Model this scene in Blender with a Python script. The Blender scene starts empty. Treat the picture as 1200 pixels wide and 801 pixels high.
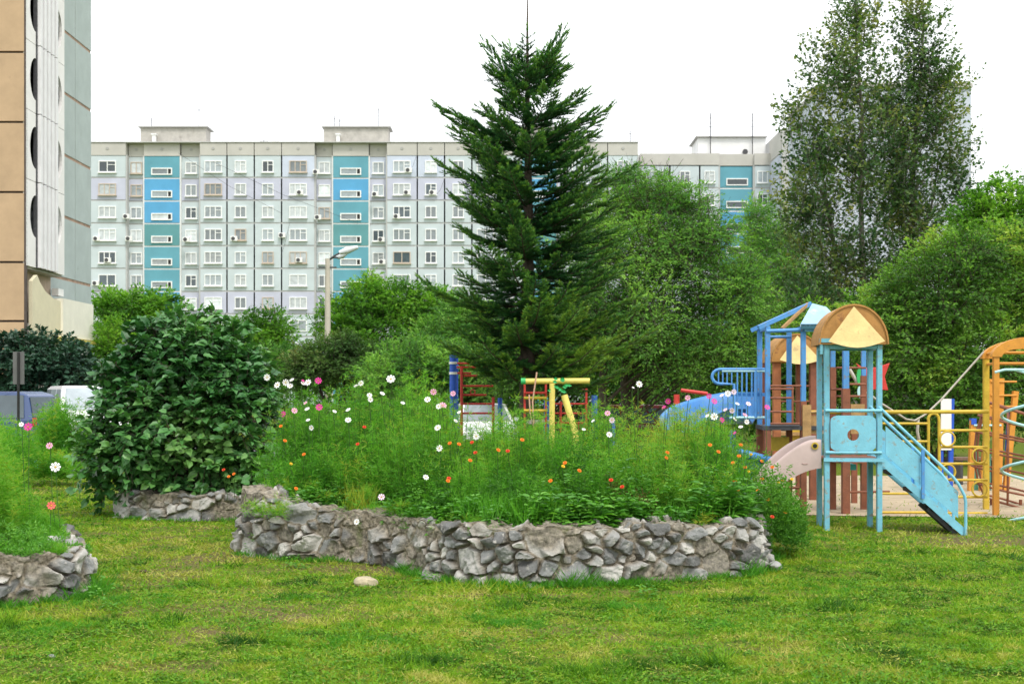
import bpy, math, random
import numpy as np
from mathutils import Vector, Matrix
random.seed(7)
rng = np.random.default_rng(7)
scene = bpy.context.scene
COL = scene.collection
PI = math.pi
EYE, FOC, HORY = 1.7, 1500.0, 462.0       # eye height (m), focal length and horizon row measured on the 1200 px photograph

def P(px, py, Y):
    return Vector(((px-600)/FOC*Y, Y, EYE-(py-HORY)/FOC*Y))
def G(px, py):
    Y = EYE*FOC/(py-HORY); return Vector(((px-600)/FOC*Y, Y, 0.0))
def X(px, Y): return (px-600)/FOC*Y
def Z(py, Y): return EYE-(py-HORY)/FOC*Y
def lerp(a, b, t): return a+(b-a)*t

# ------------------------------------------------------------------ materials
def new_mat(name):
    m = bpy.data.materials.new(name); m.use_nodes = True
    nt = m.node_tree; nt.nodes.clear()
    return m, nt, nt.nodes, nt.links

def surf_mat(name, col, rough=.6, var=.15, scale=6, bump=.0, bscale=40, metal=0, spec=.4, wear=None, wearscale=5, wearamt=.5, dirt=None, objrand=0):
    m, nt, N, L = new_mat(name)
    out = N.new('ShaderNodeOutputMaterial'); b = N.new('ShaderNodeBsdfPrincipled')
    L.new(b.outputs[0], out.inputs[0])
    tc = N.new('ShaderNodeTexCoord')
    n1 = N.new('ShaderNodeTexNoise'); n1.inputs['Scale'].default_value = scale; n1.inputs['Detail'].default_value = 6; n1.inputs['Roughness'].default_value = .65
    L.new(tc.outputs['Object'], n1.inputs['Vector'])
    mr = N.new('ShaderNodeMapRange'); mr.inputs[1].default_value = .3; mr.inputs[2].default_value = .7
    mr.inputs[3].default_value = 1-var; mr.inputs[4].default_value = 1+var
    L.new(n1.outputs[0], mr.inputs[0])
    mx = N.new('ShaderNodeMix'); mx.data_type = 'RGBA'; mx.blend_type = 'MULTIPLY'; mx.inputs[0].default_value = 1
    mx.inputs[6].default_value = (*col, 1); L.new(mr.outputs[0], mx.inputs[7])
    c = mx.outputs[2]
    if objrand:
        oi = N.new('ShaderNodeObjectInfo'); m3 = N.new('ShaderNodeMapRange'); m3.inputs[3].default_value = 1-objrand; m3.inputs[4].default_value = 1+objrand
        L.new(oi.outputs['Random'], m3.inputs[0])
        mz = N.new('ShaderNodeMix'); mz.data_type = 'RGBA'; mz.blend_type = 'MULTIPLY'; mz.inputs[0].default_value = 1
        L.new(c, mz.inputs[6]); L.new(m3.outputs[0], mz.inputs[7]); c = mz.outputs[2]
    if wear:
        n2 = N.new('ShaderNodeTexNoise'); n2.inputs['Scale'].default_value = wearscale; n2.inputs['Detail'].default_value = 8; n2.inputs['Roughness'].default_value = .7
        L.new(tc.outputs['Object'], n2.inputs['Vector'])
        cr = N.new('ShaderNodeMapRange'); cr.inputs[1].default_value = 1-wearamt; cr.inputs[2].default_value = 1.08-wearamt
        L.new(n2.outputs[0], cr.inputs[0])
        m2 = N.new('ShaderNodeMix'); m2.data_type = 'RGBA'; L.new(cr.outputs[0], m2.inputs[0]); L.new(c, m2.inputs[6]); m2.inputs[7].default_value = (*wear, 1)
        c = m2.outputs[2]
    L.new(c, b.inputs['Base Color'])
    b.inputs['Roughness'].default_value = rough; b.inputs['Metallic'].default_value = metal
    b.inputs['Specular IOR Level'].default_value = spec
    if bump:
        n3 = N.new('ShaderNodeTexNoise'); n3.inputs['Scale'].default_value = bscale; n3.inputs['Detail'].default_value = 5
        L.new(tc.outputs['Object'], n3.inputs['Vector'])
        bp = N.new('ShaderNodeBump'); bp.inputs['Strength'].default_value = bump; bp.inputs['Distance'].default_value = .02
        L.new(n3.outputs[0], bp.inputs['Height']); L.new(bp.outputs[0], b.inputs['Normal'])
    return m

def leaf_mat(name, cols, rough=.5, transl=.3, spec=.3):
    """foliage: own leaf colour, plus painted top light on feathery shoots, picked by the per-leaf value v"""
    m, nt, N, L = new_mat(name)
    out = N.new('ShaderNodeOutputMaterial')
    at = N.new('ShaderNodeAttribute'); at.attribute_name = 'v'
    cr = N.new('ShaderNodeValToRGB'); e = cr.color_ramp.elements
    while len(e) < len(cols): e.new(.5)
    for i, c in enumerate(cols):
        e[i].position = i/(len(cols)-1); e[i].color = (*c, 1)
    L.new(at.outputs['Fac'], cr.inputs[0])
    b = N.new('ShaderNodeBsdfPrincipled'); b.inputs['Roughness'].default_value = rough; b.inputs['Specular IOR Level'].default_value = spec
    L.new(cr.outputs[0], b.inputs['Base Color'])
    t = N.new('ShaderNodeBsdfTranslucent')
    hs = N.new('ShaderNodeMix'); hs.data_type = 'RGBA'; hs.blend_type = 'MULTIPLY'; hs.inputs[0].default_value = 1
    hs.inputs[7].default_value = (1.25, 1.35, .55, 1); L.new(cr.outputs[0], hs.inputs[6]); L.new(hs.outputs[2], t.inputs[0])
    mx = N.new('ShaderNodeMixShader'); mx.inputs[0].default_value = transl
    L.new(b.outputs[0], mx.inputs[1]); L.new(t.outputs[0], mx.inputs[2]); L.new(mx.outputs[0], out.inputs[0])
    return m

def glass_mat(name, col, rough=.08, spec=.8):
    return surf_mat(name, col, rough=rough, var=.25, scale=1.5, spec=spec, objrand=.45)

# ------------------------------------------------------------------ tagging / objects
def tag(o, label=None, cat=None, group=None, kind=None):
    if label: o['label'] = label
    if cat: o['category'] = cat
    if group: o['group'] = group
    if kind: o['kind'] = kind
    return o
def empty(name, loc, label=None, cat=None, group=None, rz=0):
    o = bpy.data.objects.new(name, None); COL.objects.link(o)
    o.location = loc; o.rotation_euler = (0, 0, rz); o.empty_display_size = .2
    return tag(o, label, cat, group)
def link_mesh(name, me, parent=None):
    o = bpy.data.objects.new(name, me); COL.objects.link(o)
    if parent is not None:
        o.parent = parent
        if parent.type == 'EMPTY' and parent.parent is None:
            o.matrix_parent_inverse = Matrix.LocRotScale(parent.location, parent.rotation_euler, None).inverted()
    return o

class MB:
    """collects shapes in world coordinates, builds ONE mesh object"""
    def __init__(s): s.v = []; s.f = []; s.m = []; s.smooth = []
    def add(s, vs, fs, mi=0, sm=False):
        o = len(s.v); s.v += [tuple(v) for v in vs]
        for f in fs: s.f.append(tuple(i+o for i in f)); s.m.append(mi); s.smooth.append(sm)
    def box(s, c, size, ax=None, mi=0):
        """box centred at c, axes ax (3 vectors) or world"""
        ax = ax or (Vector((1,0,0)), Vector((0,1,0)), Vector((0,0,1)))
        c = Vector(c); h = [q/2 for q in size]; vs = []
        for k in (-1, 1):
            for j in (-1, 1):
                for i in (-1, 1): vs.append(c+ax[0]*(i*h[0])+ax[1]*(j*h[1])+ax[2]*(k*h[2]))
        s.add(vs, [(0,2,3,1),(4,5,7,6),(0,1,5,4),(2,6,7,3),(0,4,6,2),(1,3,7,5)], mi)
    def bx(s, x0, x1, y0, y1, z0, z1, mi=0):
        s.box(((x0+x1)/2,(y0+y1)/2,(z0+z1)/2), (x1-x0,y1-y0,z1-z0), None, mi)
    def bar(s, a, b, w, d=None, up=(0,0,1), mi=0):
        """rectangular beam a->b; w across (perp. to up), d along up"""
        a, b = Vector(a), Vector(b); d = d or w
        t = (b-a); ln = t.length; t.normalize(); up = Vector(up)
        if abs(t.dot(up)) > .98: up = Vector((0,1,0)) if abs(t.y) < .9 else Vector((1,0,0))
        sx = t.cross(up).normalized(); uy = sx.cross(t).normalized()
        s.box((a+b)/2, (ln, w, d), (t, sx, uy), mi)
    def tube(s, pts, r, n=8, mi=0, closed=False, cap=True):
        pts = [Vector(p) for p in pts]; k = len(pts)
        rs = r if hasattr(r, '__len__') else [r]*k
        rings = []; prev = None
        for i in range(k):
            if closed: t = pts[(i+1) % k]-pts[i-1]
            else: t = pts[min(i+1,k-1)]-pts[max(i-1,0)]
            t.normalize()
            if prev is None:
                u = Vector((0,0,1)) if abs(t.z) < .9 else Vector((1,0,0))
                a = t.cross(u).normalized()
            else:
                a = (prev-t*prev.dot(t)).normalized()
            prev = a; b = t.cross(a)
            rings.append([pts[i]+(a*math.cos(2*PI*j/n)+b*math.sin(2*PI*j/n))*rs[i] for j in range(n)])
        vs = [p for R in rings for p in R]; fs = []
        for i in range(k if closed else k-1):
            i2 = (i+1) % k
            for j in range(n): fs.append((i*n+j, i*n+(j+1) % n, i2*n+(j+1) % n, i2*n+j))
        s.add(vs, fs, mi, True)
        if cap and not closed: s.add(rings[0], [tuple(range(n))[::-1]], mi); s.add(rings[-1], [tuple(range(n))], mi)
    def prism(s, poly, off, mi=0):
        """polygon (3-D points) extruded by vector off"""
        n = len(poly); poly = [Vector(p) for p in poly]; off = Vector(off)
        vs = poly+[p+off for p in poly]
        fs = [tuple(range(n))[::-1], tuple(range(n, 2*n))]+[(i, (i+1) % n, n+(i+1) % n, n+i) for i in range(n)]
        s.add(vs, fs, mi)
    def grid(s, rows, mi=0, sm=True):
        n = len(rows[0]); vs = [p for r in rows for p in r]
        s.add(vs, [(i*n+j, i*n+j+1, (i+1)*n+j+1, (i+1)*n+j) for i in range(len(rows)-1) for j in range(n-1)], mi, sm)
    def build(s, name, mats, parent=None, bevel=0, solid=0, label=None):
        me = bpy.data.meshes.new(name); me.from_pydata(s.v, [], s.f)
        for m in (mats if isinstance(mats, (list, tuple)) else [mats]): me.materials.append(m)
        me.polygons.foreach_set('material_index', s.m); me.polygons.foreach_set('use_smooth', s.smooth)
        me.update(); o = link_mesh(name, me, parent)
        if solid:
            q = o.modifiers.new('s', 'SOLIDIFY'); q.thickness = solid; q.offset = 0
        if bevel:
            q = o.modifiers.new('b', 'BEVEL'); q.width = bevel; q.segments = 2; q.limit_method = 'ANGLE'; q.angle_limit = math.radians(50)
        if label: o['label'] = label
        return o

def np_mesh(name, V, F, mat, parent=None, attr=None, smooth=False):
    """V (n,3), F (m,k) all the same size"""
    me = bpy.data.meshes.new(name); n, (m, k) = len(V), F.shape
    me.vertices.add(n); me.vertices.foreach_set('co', np.ascontiguousarray(V, dtype=np.float32).ravel())
    me.loops.add(m*k); me.loops.foreach_set('vertex_index', np.ascontiguousarray(F, dtype=np.int32).ravel())
    me.polygons.add(m); me.polygons.foreach_set('loop_start', np.arange(0, m*k, k, dtype=np.int32))
    me.polygons.foreach_set('loop_total', np.full(m, k, dtype=np.int32))
    me.update(calc_edges=True); me.polygons.foreach_set('use_smooth', np.full(m, smooth))
    if attr is not None:
        for an, av in attr.items():
            a = me.attributes.new(an, 'FLOAT', 'POINT'); a.data.foreach_set('value', np.ascontiguousarray(av, dtype=np.float32))
    for q in (mat if isinstance(mat, (list, tuple)) else [mat]): me.materials.append(q)
    return link_mesh(name, me, parent)

# ------------------------------------------------------------------ noise
def _hash(ix, iy, iz, seed):
    h = (ix.astype(np.int64)*374761393 + iy.astype(np.int64)*668265263 + iz.astype(np.int64)*2147483647 + seed*974634777) & 0xffffffff
    h = ((h ^ (h >> 13))*1274126177) & 0xffffffff
    return ((h ^ (h >> 16)) & 0xffffff)/float(0xffffff)
def vnoise(x, y, z=0, seed=0):
    x = np.asarray(x, float); y = np.asarray(y, float); z = np.zeros_like(x)+z
    ix, iy, iz = np.floor(x), np.floor(y), np.floor(z); fx, fy, fz = x-ix, y-iy, z-iz
    fx, fy, fz = [f*f*(3-2*f) for f in (fx, fy, fz)]; r = 0
    for a in (0, 1):
        for b in (0, 1):
            for c in (0, 1):
                w = (fx if a else 1-fx)*(fy if b else 1-fy)*(fz if c else 1-fz)
                r = r+w*_hash(ix+a, iy+b, iz+c, seed)
    return r
def fbm(x, y, z=0, seed=0, oct=4):
    r, a, t = 0, .5, 0
    for i in range(oct):
        r = r+a*vnoise(np.asarray(x)*2**i, np.asarray(y)*2**i, np.asarray(z)*2**i if np.ndim(z) or z else 0, seed+i); t += a; a *= .5
    return r/t
def sstep(a, b, x):
    t = np.clip((x-a)/(b-a), 0, 1); return t*t*(3-2*t)
def unit(v):
    return v/np.maximum(np.linalg.norm(v, axis=-1, keepdims=True), 1e-9)

# ------------------------------------------------------------------ leaves
TEMPL = {   # (along, across, normal), faces
 'needle': (np.array([(0,-.5,0),(0,.5,0),(1,0,0)]), np.array([(0,1,2)])),
 'rhomb':  (np.array([(0,0,0),(.45,-.5,.10),(1,0,-.08),(.45,.5,.10)]), np.array([(0,1,2,3)])),
 'broad':  (np.array([(0,0,0),(.12,-.42,.08),(.55,-.46,.06),(1,0,-.18),(.55,.46,.06),(.12,.42,.08),(.5,0,-.03)]),
            np.array([(0,1,2,6),(6,2,3,3),(0,6,4,5),(6,3,4,4)])),
}
def leaf_arrays(pos, along, nrm, ln, wd, v, kind):
    T, F = TEMPL[kind]; n = len(pos)
    a = unit(along); b = unit(np.cross(nrm, a)); c = np.cross(a, b)
    ln = np.broadcast_to(ln, (n,)); wd = np.broadcast_to(wd, (n,))
    V = pos[:, None, :]+T[None, :, 0, None]*(a*ln[:, None])[:, None, :]+T[None, :, 1, None]*(b*wd[:, None])[:, None, :]+T[None, :, 2, None]*(c*ln[:, None])[:, None, :]
    k = len(T); Fa = (F[None]+(np.arange(n)*k)[:, None, None]).reshape(-1, F.shape[1])
    return V.reshape(-1, 3), Fa, np.repeat(v, k)
def build_leaves(name, parts, mat, parent=None):
    Vs, Fs, vs, o = [], [], [], 0
    for V, F, v in parts: Vs.append(V); Fs.append(F+o); vs.append(v); o += len(V)
    V, F, v = np.concatenate(Vs), np.concatenate(Fs), np.concatenate(vs)
    if F.shape[1] == 4 and (F[:, 2] == F[:, 3]).any():       # broad leaf: split into triangles
        q = F[F[:, 2] != F[:, 3]]; t = F[F[:, 2] == F[:, 3]][:, :3]
        F = np.concatenate([q[:, [0,1,2]], q[:, [0,2,3]], t])
    return np_mesh(name, V, F, mat, parent, {'v': np.clip(v, 0, 1)})
def rdir(n): return unit(rng.normal(size=(n, 3)))

def twigs_mesh(A, B, ra, rb, name, mat, parent, sag=0.0, seg=3):
    """many thin three-sided tapered twigs A->B as one mesh"""
    n = len(A); A = np.asarray(A); B = np.asarray(B); d = unit(B-A)
    u = unit(np.cross(d, np.where(np.abs(d[:, 2:3]) > .9, np.array([[1., 0, 0]]), np.array([[0, 0, 1.]])))); w = np.cross(d, u)
    ra = np.broadcast_to(ra, (n,)); rb = np.broadcast_to(rb, (n,)); L = np.linalg.norm(B-A, axis=1)
    rings = []
    for i in range(seg+1):
        t = i/seg; c = A+(B-A)*t; c = c+np.array([0, 0, 1.])*(sag*L*4*t*(1-t))[:, None] if sag else c
        r = (ra*(1-t)+rb*t)[:, None]
        for k in range(3):
            an = 2*PI*k/3; rings.append(c+(u*math.cos(an)+w*math.sin(an))*r)
    V = np.stack(rings, 1).reshape(-1, 3); K = 3*(seg+1)
    F = np.array([(i*3+k, i*3+(k+1) % 3, (i+1)*3+(k+1) % 3, (i+1)*3+k) for i in range(seg) for k in range(3)])
    F = (F[None]+(np.arange(n)*K)[:, None, None]).reshape(-1, 4)
    return V, F

def tree(name, label, cat, base, blobs, nsp, per, leaf, mat, bark, L=.6, up=.2, out=1.0, droop=.3, wob=.5, kind='rhomb', asp=.5, group=None,
         trunk_r=.12, stems=1, shell=.55, nlimb=60, fork=.35, vb=.5, twig_r=.006, lean=None, parent_kind=None, tseed=0, tops=None):
    """blobs: (px, py, rx_px, ry_px, Y, depth_m) crown masses at their own distance; leaves grow along real twigs"""
    root = empty(name, base, label, cat, group)
    C = np.array([tuple(P(b[0], b[1], b[4])) for b in blobs]); R = np.array([(b[2]/FOC*b[4], b[5], b[3]/FOC*b[4]) for b in blobs])
    w = np.array([(r[0]*r[2]*r[1])**(2/3) for r in R]); w /= w.sum()
    bi = rng.choice(len(blobs), nsp, p=w)
    d = rdir(nsp); rad = shell+(1-shell)*rng.random(nsp)**.8
    rad = rad*(.86+.28*fbm(d[:, 0]*2.2+bi*7, d[:, 1]*2.2, d[:, 2]*2.2+5, 11+tseed, 3))
    O = C[bi]+d*R[bi]*rad[:, None]
    outv = unit(d/R[bi])
    D = unit(outv*out+np.array([0, 0, up])+rdir(nsp)*wob)
    Ls = L*(.6+.8*rng.random(nsp)); clv = fbm(O[:, 0]*.9, O[:, 1]*.9, O[:, 2]*.9, 31+tseed, 2)
    O = O-D*Ls[:, None]*.6
    O[:, 2] = np.maximum(O[:, 2], .08)
    # leaves along twigs
    si = np.repeat(np.arange(nsp), per); n = len(si); t = rng.random(n)**.8
    pos = O[si]+D[si]*(Ls[si]*t)[:, None]; pos[:, 2] -= droop*Ls[si]*t**2
    side = unit(np.cross(D[si], np.array([0, 0, 1.])))*np.where(rng.random(n) < .5, -1, 1)[:, None]
    al = unit(D[si]*.7+side*.8+rdir(n)*.6+np.array([0, 0, -.25])*droop)
    pos = pos+side*(rng.random(n)*L*.10)[:, None]
    nr = unit(np.array([0, 0, 1.])+rdir(n)*.7+outv[si]*.5)
    ln = leaf*(.55+.85*rng.random(n)); pos[:, 2] = np.maximum(pos[:, 2], .03)
    v = (clv[si]-.5)*1.6+vb+(rng.random(n)-.5)*.45+(t-.5)*.2
    build_leaves('crown', [leaf_arrays(pos, al, nr, ln, ln*asp, v, kind)], mat, root)
    # trunk, limbs, twigs in one woody mesh
    Vt, Ft = twigs_mesh(O, O+D*Ls[:, None]+np.array([0, 0, -1.])*(droop*Ls*.6)[:, None], twig_r, twig_r*.4, '', None, None, seg=2)
    parts = [(Vt, Ft)]
    m = MB(); base = Vector(base)
    zt = max(C[:, 2]+R[:, 2]*.6); cx, cy = (C*w[:, None]).sum(0)[:2]
    axes = []
    for s in range(stems):
        ang = 2*PI*s/max(stems, 1)+.6; sp = 0 if stems == 1 else trunk_r*2.2
        b0 = base+Vector((math.cos(ang)*sp, math.sin(ang)*sp, -.05))
        if tops: tp = Vector(tops[s])
        else:
            j = int(np.argmax(C[:, 2]+R[:, 2])) if stems == 1 else s % len(C)
            tp = Vector((C[j][0], C[j][1], C[j][2]+R[j][2]*.7))
        pts = [b0.lerp(tp, i/7)+Vector(((random.random()-.5), (random.random()-.5), 0))*trunk_r*1.3*(0 < i < 7) for i in range(8)]
        m.tube(pts, [trunk_r*(1.25 if i == 0 else 1-.12*i) for i in range(8)], 8); axes.append(pts)
    k = min(nlimb, nsp); ids = rng.choice(nsp, k, replace=False)
    for i in ids:
        o = Vector(O[i]); pts = min(axes, key=lambda a: (a[5]-o).length); z0 = max(base.z+.3, o.z-(Vector((o.x-pts[3].x, o.y-pts[3].y, 0)).length*.7+.2))
        f = min(max((z0-pts[0].z)/(pts[-1].z-pts[0].z+1e-6), .12), .95)*7; a = pts[int(f)].lerp(pts[min(int(f)+1, 7)], f-int(f))
        q = [a, a.lerp(o, .35)+Vector((0, 0, .05)), a.lerp(o, .7)+Vector((random.uniform(-.1, .1), 0, .03)), o]
        r0 = trunk_r*fork*(1-.1*f)
        m.tube(q, [r0, r0*.6, r0*.35, twig_r], 5, cap=False)
    V0 = np.array(m.v); 
    F0 = np.array([f if len(f) == 4 else (f[0], f[1], f[2], f[2]) for f in m.f if len(f) == 4])
    V = np.concatenate([V0, Vt]); F = np.concatenate([F0, Ft+len(V0)])
    np_mesh('trunk', V, F, bark, root, smooth=True)
    return root
# ------------------------------------------------------------------ world, sun, camera
world = bpy.data.worlds.new('World'); scene.world = world; world.use_nodes = True
nt = world.node_tree; nt.nodes.clear(); N, L = nt.nodes, nt.links
SUN_EL, SUN_AZ = math.radians(58), math.radians(158)
sky = N.new('ShaderNodeTexSky'); sky.sky_type = 'NISHITA'; sky.sun_disc = False
sky.sun_elevation = SUN_EL; sky.sun_rotation = SUN_AZ; sky.dust_density = 4; sky.air_density = 1.5
mx = N.new('ShaderNodeMix'); mx.data_type = 'RGBA'; mx.inputs[0].default_value = .9
tc = N.new('ShaderNodeTexCoord'); nz = N.new('ShaderNodeTexNoise'); nz.inputs['Scale'].default_value = 2.0; nz.inputs['Detail'].default_value = 3
L.new(tc.outputs['Generated'], nz.inputs['Vector'])
cr = N.new('ShaderNodeValToRGB'); cr.color_ramp.elements[0].color = (9.0, 9.2, 9.5, 1); cr.color_ramp.elements[1].color = (10.5, 10.6, 10.8, 1)
L.new(nz.outputs[0], cr.inputs[0])
L.new(sky.outputs[0], mx.inputs[6]); L.new(cr.outputs[0], mx.inputs[7])
bg = N.new('ShaderNodeBackground'); bg.inputs[1].default_value = .1
wo = N.new('ShaderNodeOutputWorld'); L.new(mx.outputs[2], bg.inputs[0]); L.new(bg.outputs[0], wo.inputs[0])

sl = bpy.data.lights.new('sun', 'SUN'); sl.energy = 1.4; sl.angle = math.radians(14); sl.color = (1, .96, .89)
so = bpy.data.objects.new('sun', sl); COL.objects.link(so)
# light comes from azimuth SUN_AZ (0 = +Y, clockwise) at SUN_EL
sd = Vector((math.sin(SUN_AZ)*math.cos(SUN_EL), math.cos(SUN_AZ)*math.cos(SUN_EL), math.sin(SUN_EL)))
so.rotation_euler = sd.to_track_quat('Z', 'Y').to_euler(); so.location = sd*60

cam = bpy.data.cameras.new('camera'); co = bpy.data.objects.new('camera', cam); COL.objects.link(co)
co.location = (0, 0, EYE); co.rotation_euler = (PI/2, 0, 0)
cam.sensor_width = 36; cam.lens = 36*FOC/1200; cam.shift_y = (HORY-400.5)/1200
cam.clip_end = 2000; cam.clip_start = .1
cam.dof.use_dof = True; cam.dof.focus_distance = 13.5; cam.dof.aperture_fstop = 5.0
scene.camera = co
vs_ = scene.view_settings; vs_.view_transform = 'Standard'; vs_.look = 'None'; vs_.exposure = .78; vs_.gamma = 1
scene.cycles.max_bounces = 7; scene.cycles.transparent_max_bounces = 8; scene.cycles.diffuse_bounces = 4; scene.cycles.glossy_bounces = 2
scene.cycles.use_denoising = True

# ------------------------------------------------------------------ common materials
M = {}
M['bark'] = surf_mat('bark', (.075,.058,.042), .9, .4, 12, .5, 30)
M['bark_pale'] = surf_mat('bark_pale', (.16,.15,.12), .9, .4, 10, .5, 30)
M['post_blue'] = surf_mat('paint_blue', (.085,.28,.60), .45, .12, 8, .1, 60, wear=(.22,.2,.17), wearscale=15, wearamt=.42)
M['post_sky'] = surf_mat('paint_sky', (.17,.46,.58), .5, .12, 7, .15, 50, wear=(.26,.27,.24), wearscale=15, wearamt=.44)
M['sky2'] = surf_mat('paint_sky_board', (.20,.52,.66), .5, .14, 5, .15, 50, wear=(.27,.33,.32), wearscale=13, wearamt=.43)
M['brown'] = surf_mat('paint_brown', (.24,.085,.045), .6, .25, 8, .2, 50, wear=(.25,.18,.12), wearscale=12, wearamt=.35)
M['wood'] = surf_mat('wood_tan', (.42,.25,.10), .7, .25, 9, .3, 40)
M['orange'] = surf_mat('paint_orange', (.60,.26,.035), .5, .15, 8, .1, 50, wear=(.35,.17,.05), wearscale=9, wearamt=.36)
M['roof_brown'] = surf_mat('plywood_ochre', (.44,.22,.06), .6, .25, 6, .15, 50, wear=(.30,.14,.05), wearscale=6, wearamt=.42)
M['roof_pale'] = surf_mat('plywood_pale', (.62,.47,.19), .6, .15, 6, .15, 50, wear=(.42,.30,.13), wearscale=7, wearamt=.42)
M['yellow'] = surf_mat('paint_yellow', (.58,.40,.04), .5, .18, 8, .1, 50, wear=(.36,.22,.06), wearscale=10, wearamt=.36)
M['yellow2'] = surf_mat('paint_lemon', (.72,.60,.14), .5, .15, 8, .1, 50)
M['red'] = surf_mat('paint_red', (.55,.045,.035), .5, .2, 8, .1, 50)
M['pink'] = surf_mat('plastic_pink', (.50,.385,.355), .45, .08, 4, .1, 20, wear=(.38,.30,.27), wearscale=4, wearamt=.33)
M['bluep'] = surf_mat('plastic_blue', (.05,.21,.50), .45, .15, 4, .1, 20, wear=(.12,.28,.50), wearscale=5, wearamt=.42)
M['royal'] = surf_mat('paint_royal', (.02,.09,.50), .45, .12, 8)
M['aqua'] = surf_mat('paint_aqua', (.42,.68,.70), .45, .12, 8)
M['white'] = surf_mat('paint_white', (.78,.78,.76), .5, .06, 5)
M['green'] = surf_mat('paint_green', (.04,.42,.12), .5, .15, 8)
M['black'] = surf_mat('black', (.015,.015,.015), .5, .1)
M['dark'] = surf_mat('dark_metal', (.06,.06,.065), .5, .3, 8)
M['rope'] = surf_mat('rope', (.45,.42,.36), .9, .2, 40)
M['concrete'] = surf_mat('concrete', (.44,.42,.38), .9, .18, 1.2, .3, 30, wear=(.30,.28,.25), wearscale=.8, wearamt=.42)
M['panew'] = glass_mat('window_glass', (.28,.32,.34))
M['paned'] = glass_mat('window_glass_dark', (.05,.07,.08))
M['panec'] = glass_mat('window_glass_curtain', (.48,.52,.53))
M['frame'] = surf_mat('window_frame', (.80,.81,.80), .5, .05, 3)
M['framew'] = surf_mat('window_frame_wood', (.52,.44,.36), .6, .1, 3)

# ------------------------------------------------------------------ ground
def dirt_mask(x, y):
    """bare, trodden soil: paths and patches"""
    d = np.zeros_like(x)
    def blob(cx, cy, rx, ry, a=1., rot=0.):
        c, s_ = math.cos(rot), math.sin(rot); u = (x-cx)*c+(y-cy)*s_; w_ = -(x-cx)*s_+(y-cy)*c
        return a*np.exp(-((u/rx)**2+(w_/ry)**2))
    for (px, py, rx, ry, a) in [(250,740,.35,1.0,.55),(210,668,.55,1.6,.75),(300,700,.5,1.2,.5),(470,668,.7,.35,.95),(380,668,.6,.35,.8),(350,665,.5,.4,.7),(1170,630,1.3,.8,1.0),(1060,628,.7,.5,.6),
                                (640,740,.8,.5,.4),(760,760,1.2,.4,.35),(600,700,1.3,.14,.6),(800,695,1.0,.14,.55),(180,640,.5,1.5,.5),(230,620,1.0,.5,.45),(990,625,.8,.5,.5),(900,760,.7,.4,.3),(150,780,.8,.4,.3)]:
        g = G(px, py); d = np.maximum(d, blob(g.x, g.y, rx, ry, a))
    n = fbm(x*1.3, y*1.3, 0, 3, 4)
    return np.clip(d*(.55+.9*n)+sstep(.50, .74, fbm(x*.7+9, y*.9, 0, 5, 5))*.45+sstep(.60, .75, fbm(x*3.1, y*4.5, 0, 15, 3))*.4, 0, 1)
def gz(x, y):
    x = np.asarray(x, float); y = np.asarray(y, float)
    fade = 1-sstep(15.2, 17.0, y)
    return ((fbm(x*.35, y*.35, 0, 21, 2)-.5)*.10+(fbm(x*2.2, y*2.2, 0, 22, 3)-.5)*.045)*fade
def build_ground():
    xs = np.concatenate([-np.geomspace(900, 8, 26), np.arange(-7.5, 7.6, .06), np.geomspace(8, 900, 26)])
    ys = np.concatenate([-np.geomspace(300, 2, 10), np.arange(0, 6, .5), np.arange(6, 17.4, .06), np.arange(17.5, 40, .75), np.geomspace(41, 1200, 22)])
    Xg, Yg = np.meshgrid(xs, ys); Zg = gz(Xg, Yg)
    V = np.stack([Xg, Yg, Zg], -1).reshape(-1, 3); nx, ny = len(xs), len(ys)
    i = np.arange(nx*ny).reshape(ny, nx); F = np.stack([i[:-1,:-1], i[:-1,1:], i[1:,1:], i[1:,:-1]], -1).reshape(-1, 4)
    m, nt, N, L = new_mat('lawn'); out = N.new('ShaderNodeOutputMaterial'); b = N.new('ShaderNodeBsdfPrincipled'); L.new(b.outputs[0], out.inputs[0])
    b.inputs['Roughness'].default_value = .95; b.inputs['Specular IOR Level'].default_value = .1
    at = N.new('ShaderNodeAttribute'); at.attribute_name = 'dirt'
    tc = N.new('ShaderNodeTexCoord')
    def noise(sc, det=6):
        n = N.new('ShaderNodeTexNoise'); n.inputs['Scale'].default_value = sc; n.inputs['Detail'].default_value = det; L.new(tc.outputs['Object'], n.inputs['Vector']); return n
    r1 = N.new('ShaderNodeValToRGB'); e = r1.color_ramp.elements
    e[0].position = .32; e[0].color = (.042,.085,.008,1); e[1].position = .72; e[1].color = (.21,.25,.03,1); q = e.new(.5); q.color = (.12,.175,.013,1)
    L.new(noise(30, 8).outputs[0], r1.inputs[0])
    r2 = N.new('ShaderNodeValToRGB'); e = r2.color_ramp.elements; e[0].position = .35; e[0].color = (.07,.055,.02,1); e[1].position = .68; e[1].color = (.25,.20,.095,1)
    L.new(noise(55, 8).outputs[0], r2.inputs[0])
    mx = N.new('ShaderNodeMix'); mx.data_type = 'RGBA'; L.new(at.outputs['Fac'], mx.inputs[0]); L.new(r1.outputs[0], mx.inputs[6]); L.new(r2.outputs[0], mx.inputs[7])
    L.new(mx.outputs[2], b.inputs['Base Color'])
    bp = N.new('ShaderNodeBump'); bp.inputs['Strength'].default_value = .9; bp.inputs['Distance'].default_value = .03; L.new(noise(70, 8).outputs[0], bp.inputs['Height']); L.new(bp.outputs[0], b.inputs['Normal'])
    o = np_mesh('ground', V, F, m, attr={'dirt': dirt_mask(V[:, 0], V[:, 1])}, smooth=True); tag(o, 'mown yellow green lawn with trodden bare patches', 'lawn', kind='structure')
build_ground()

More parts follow.
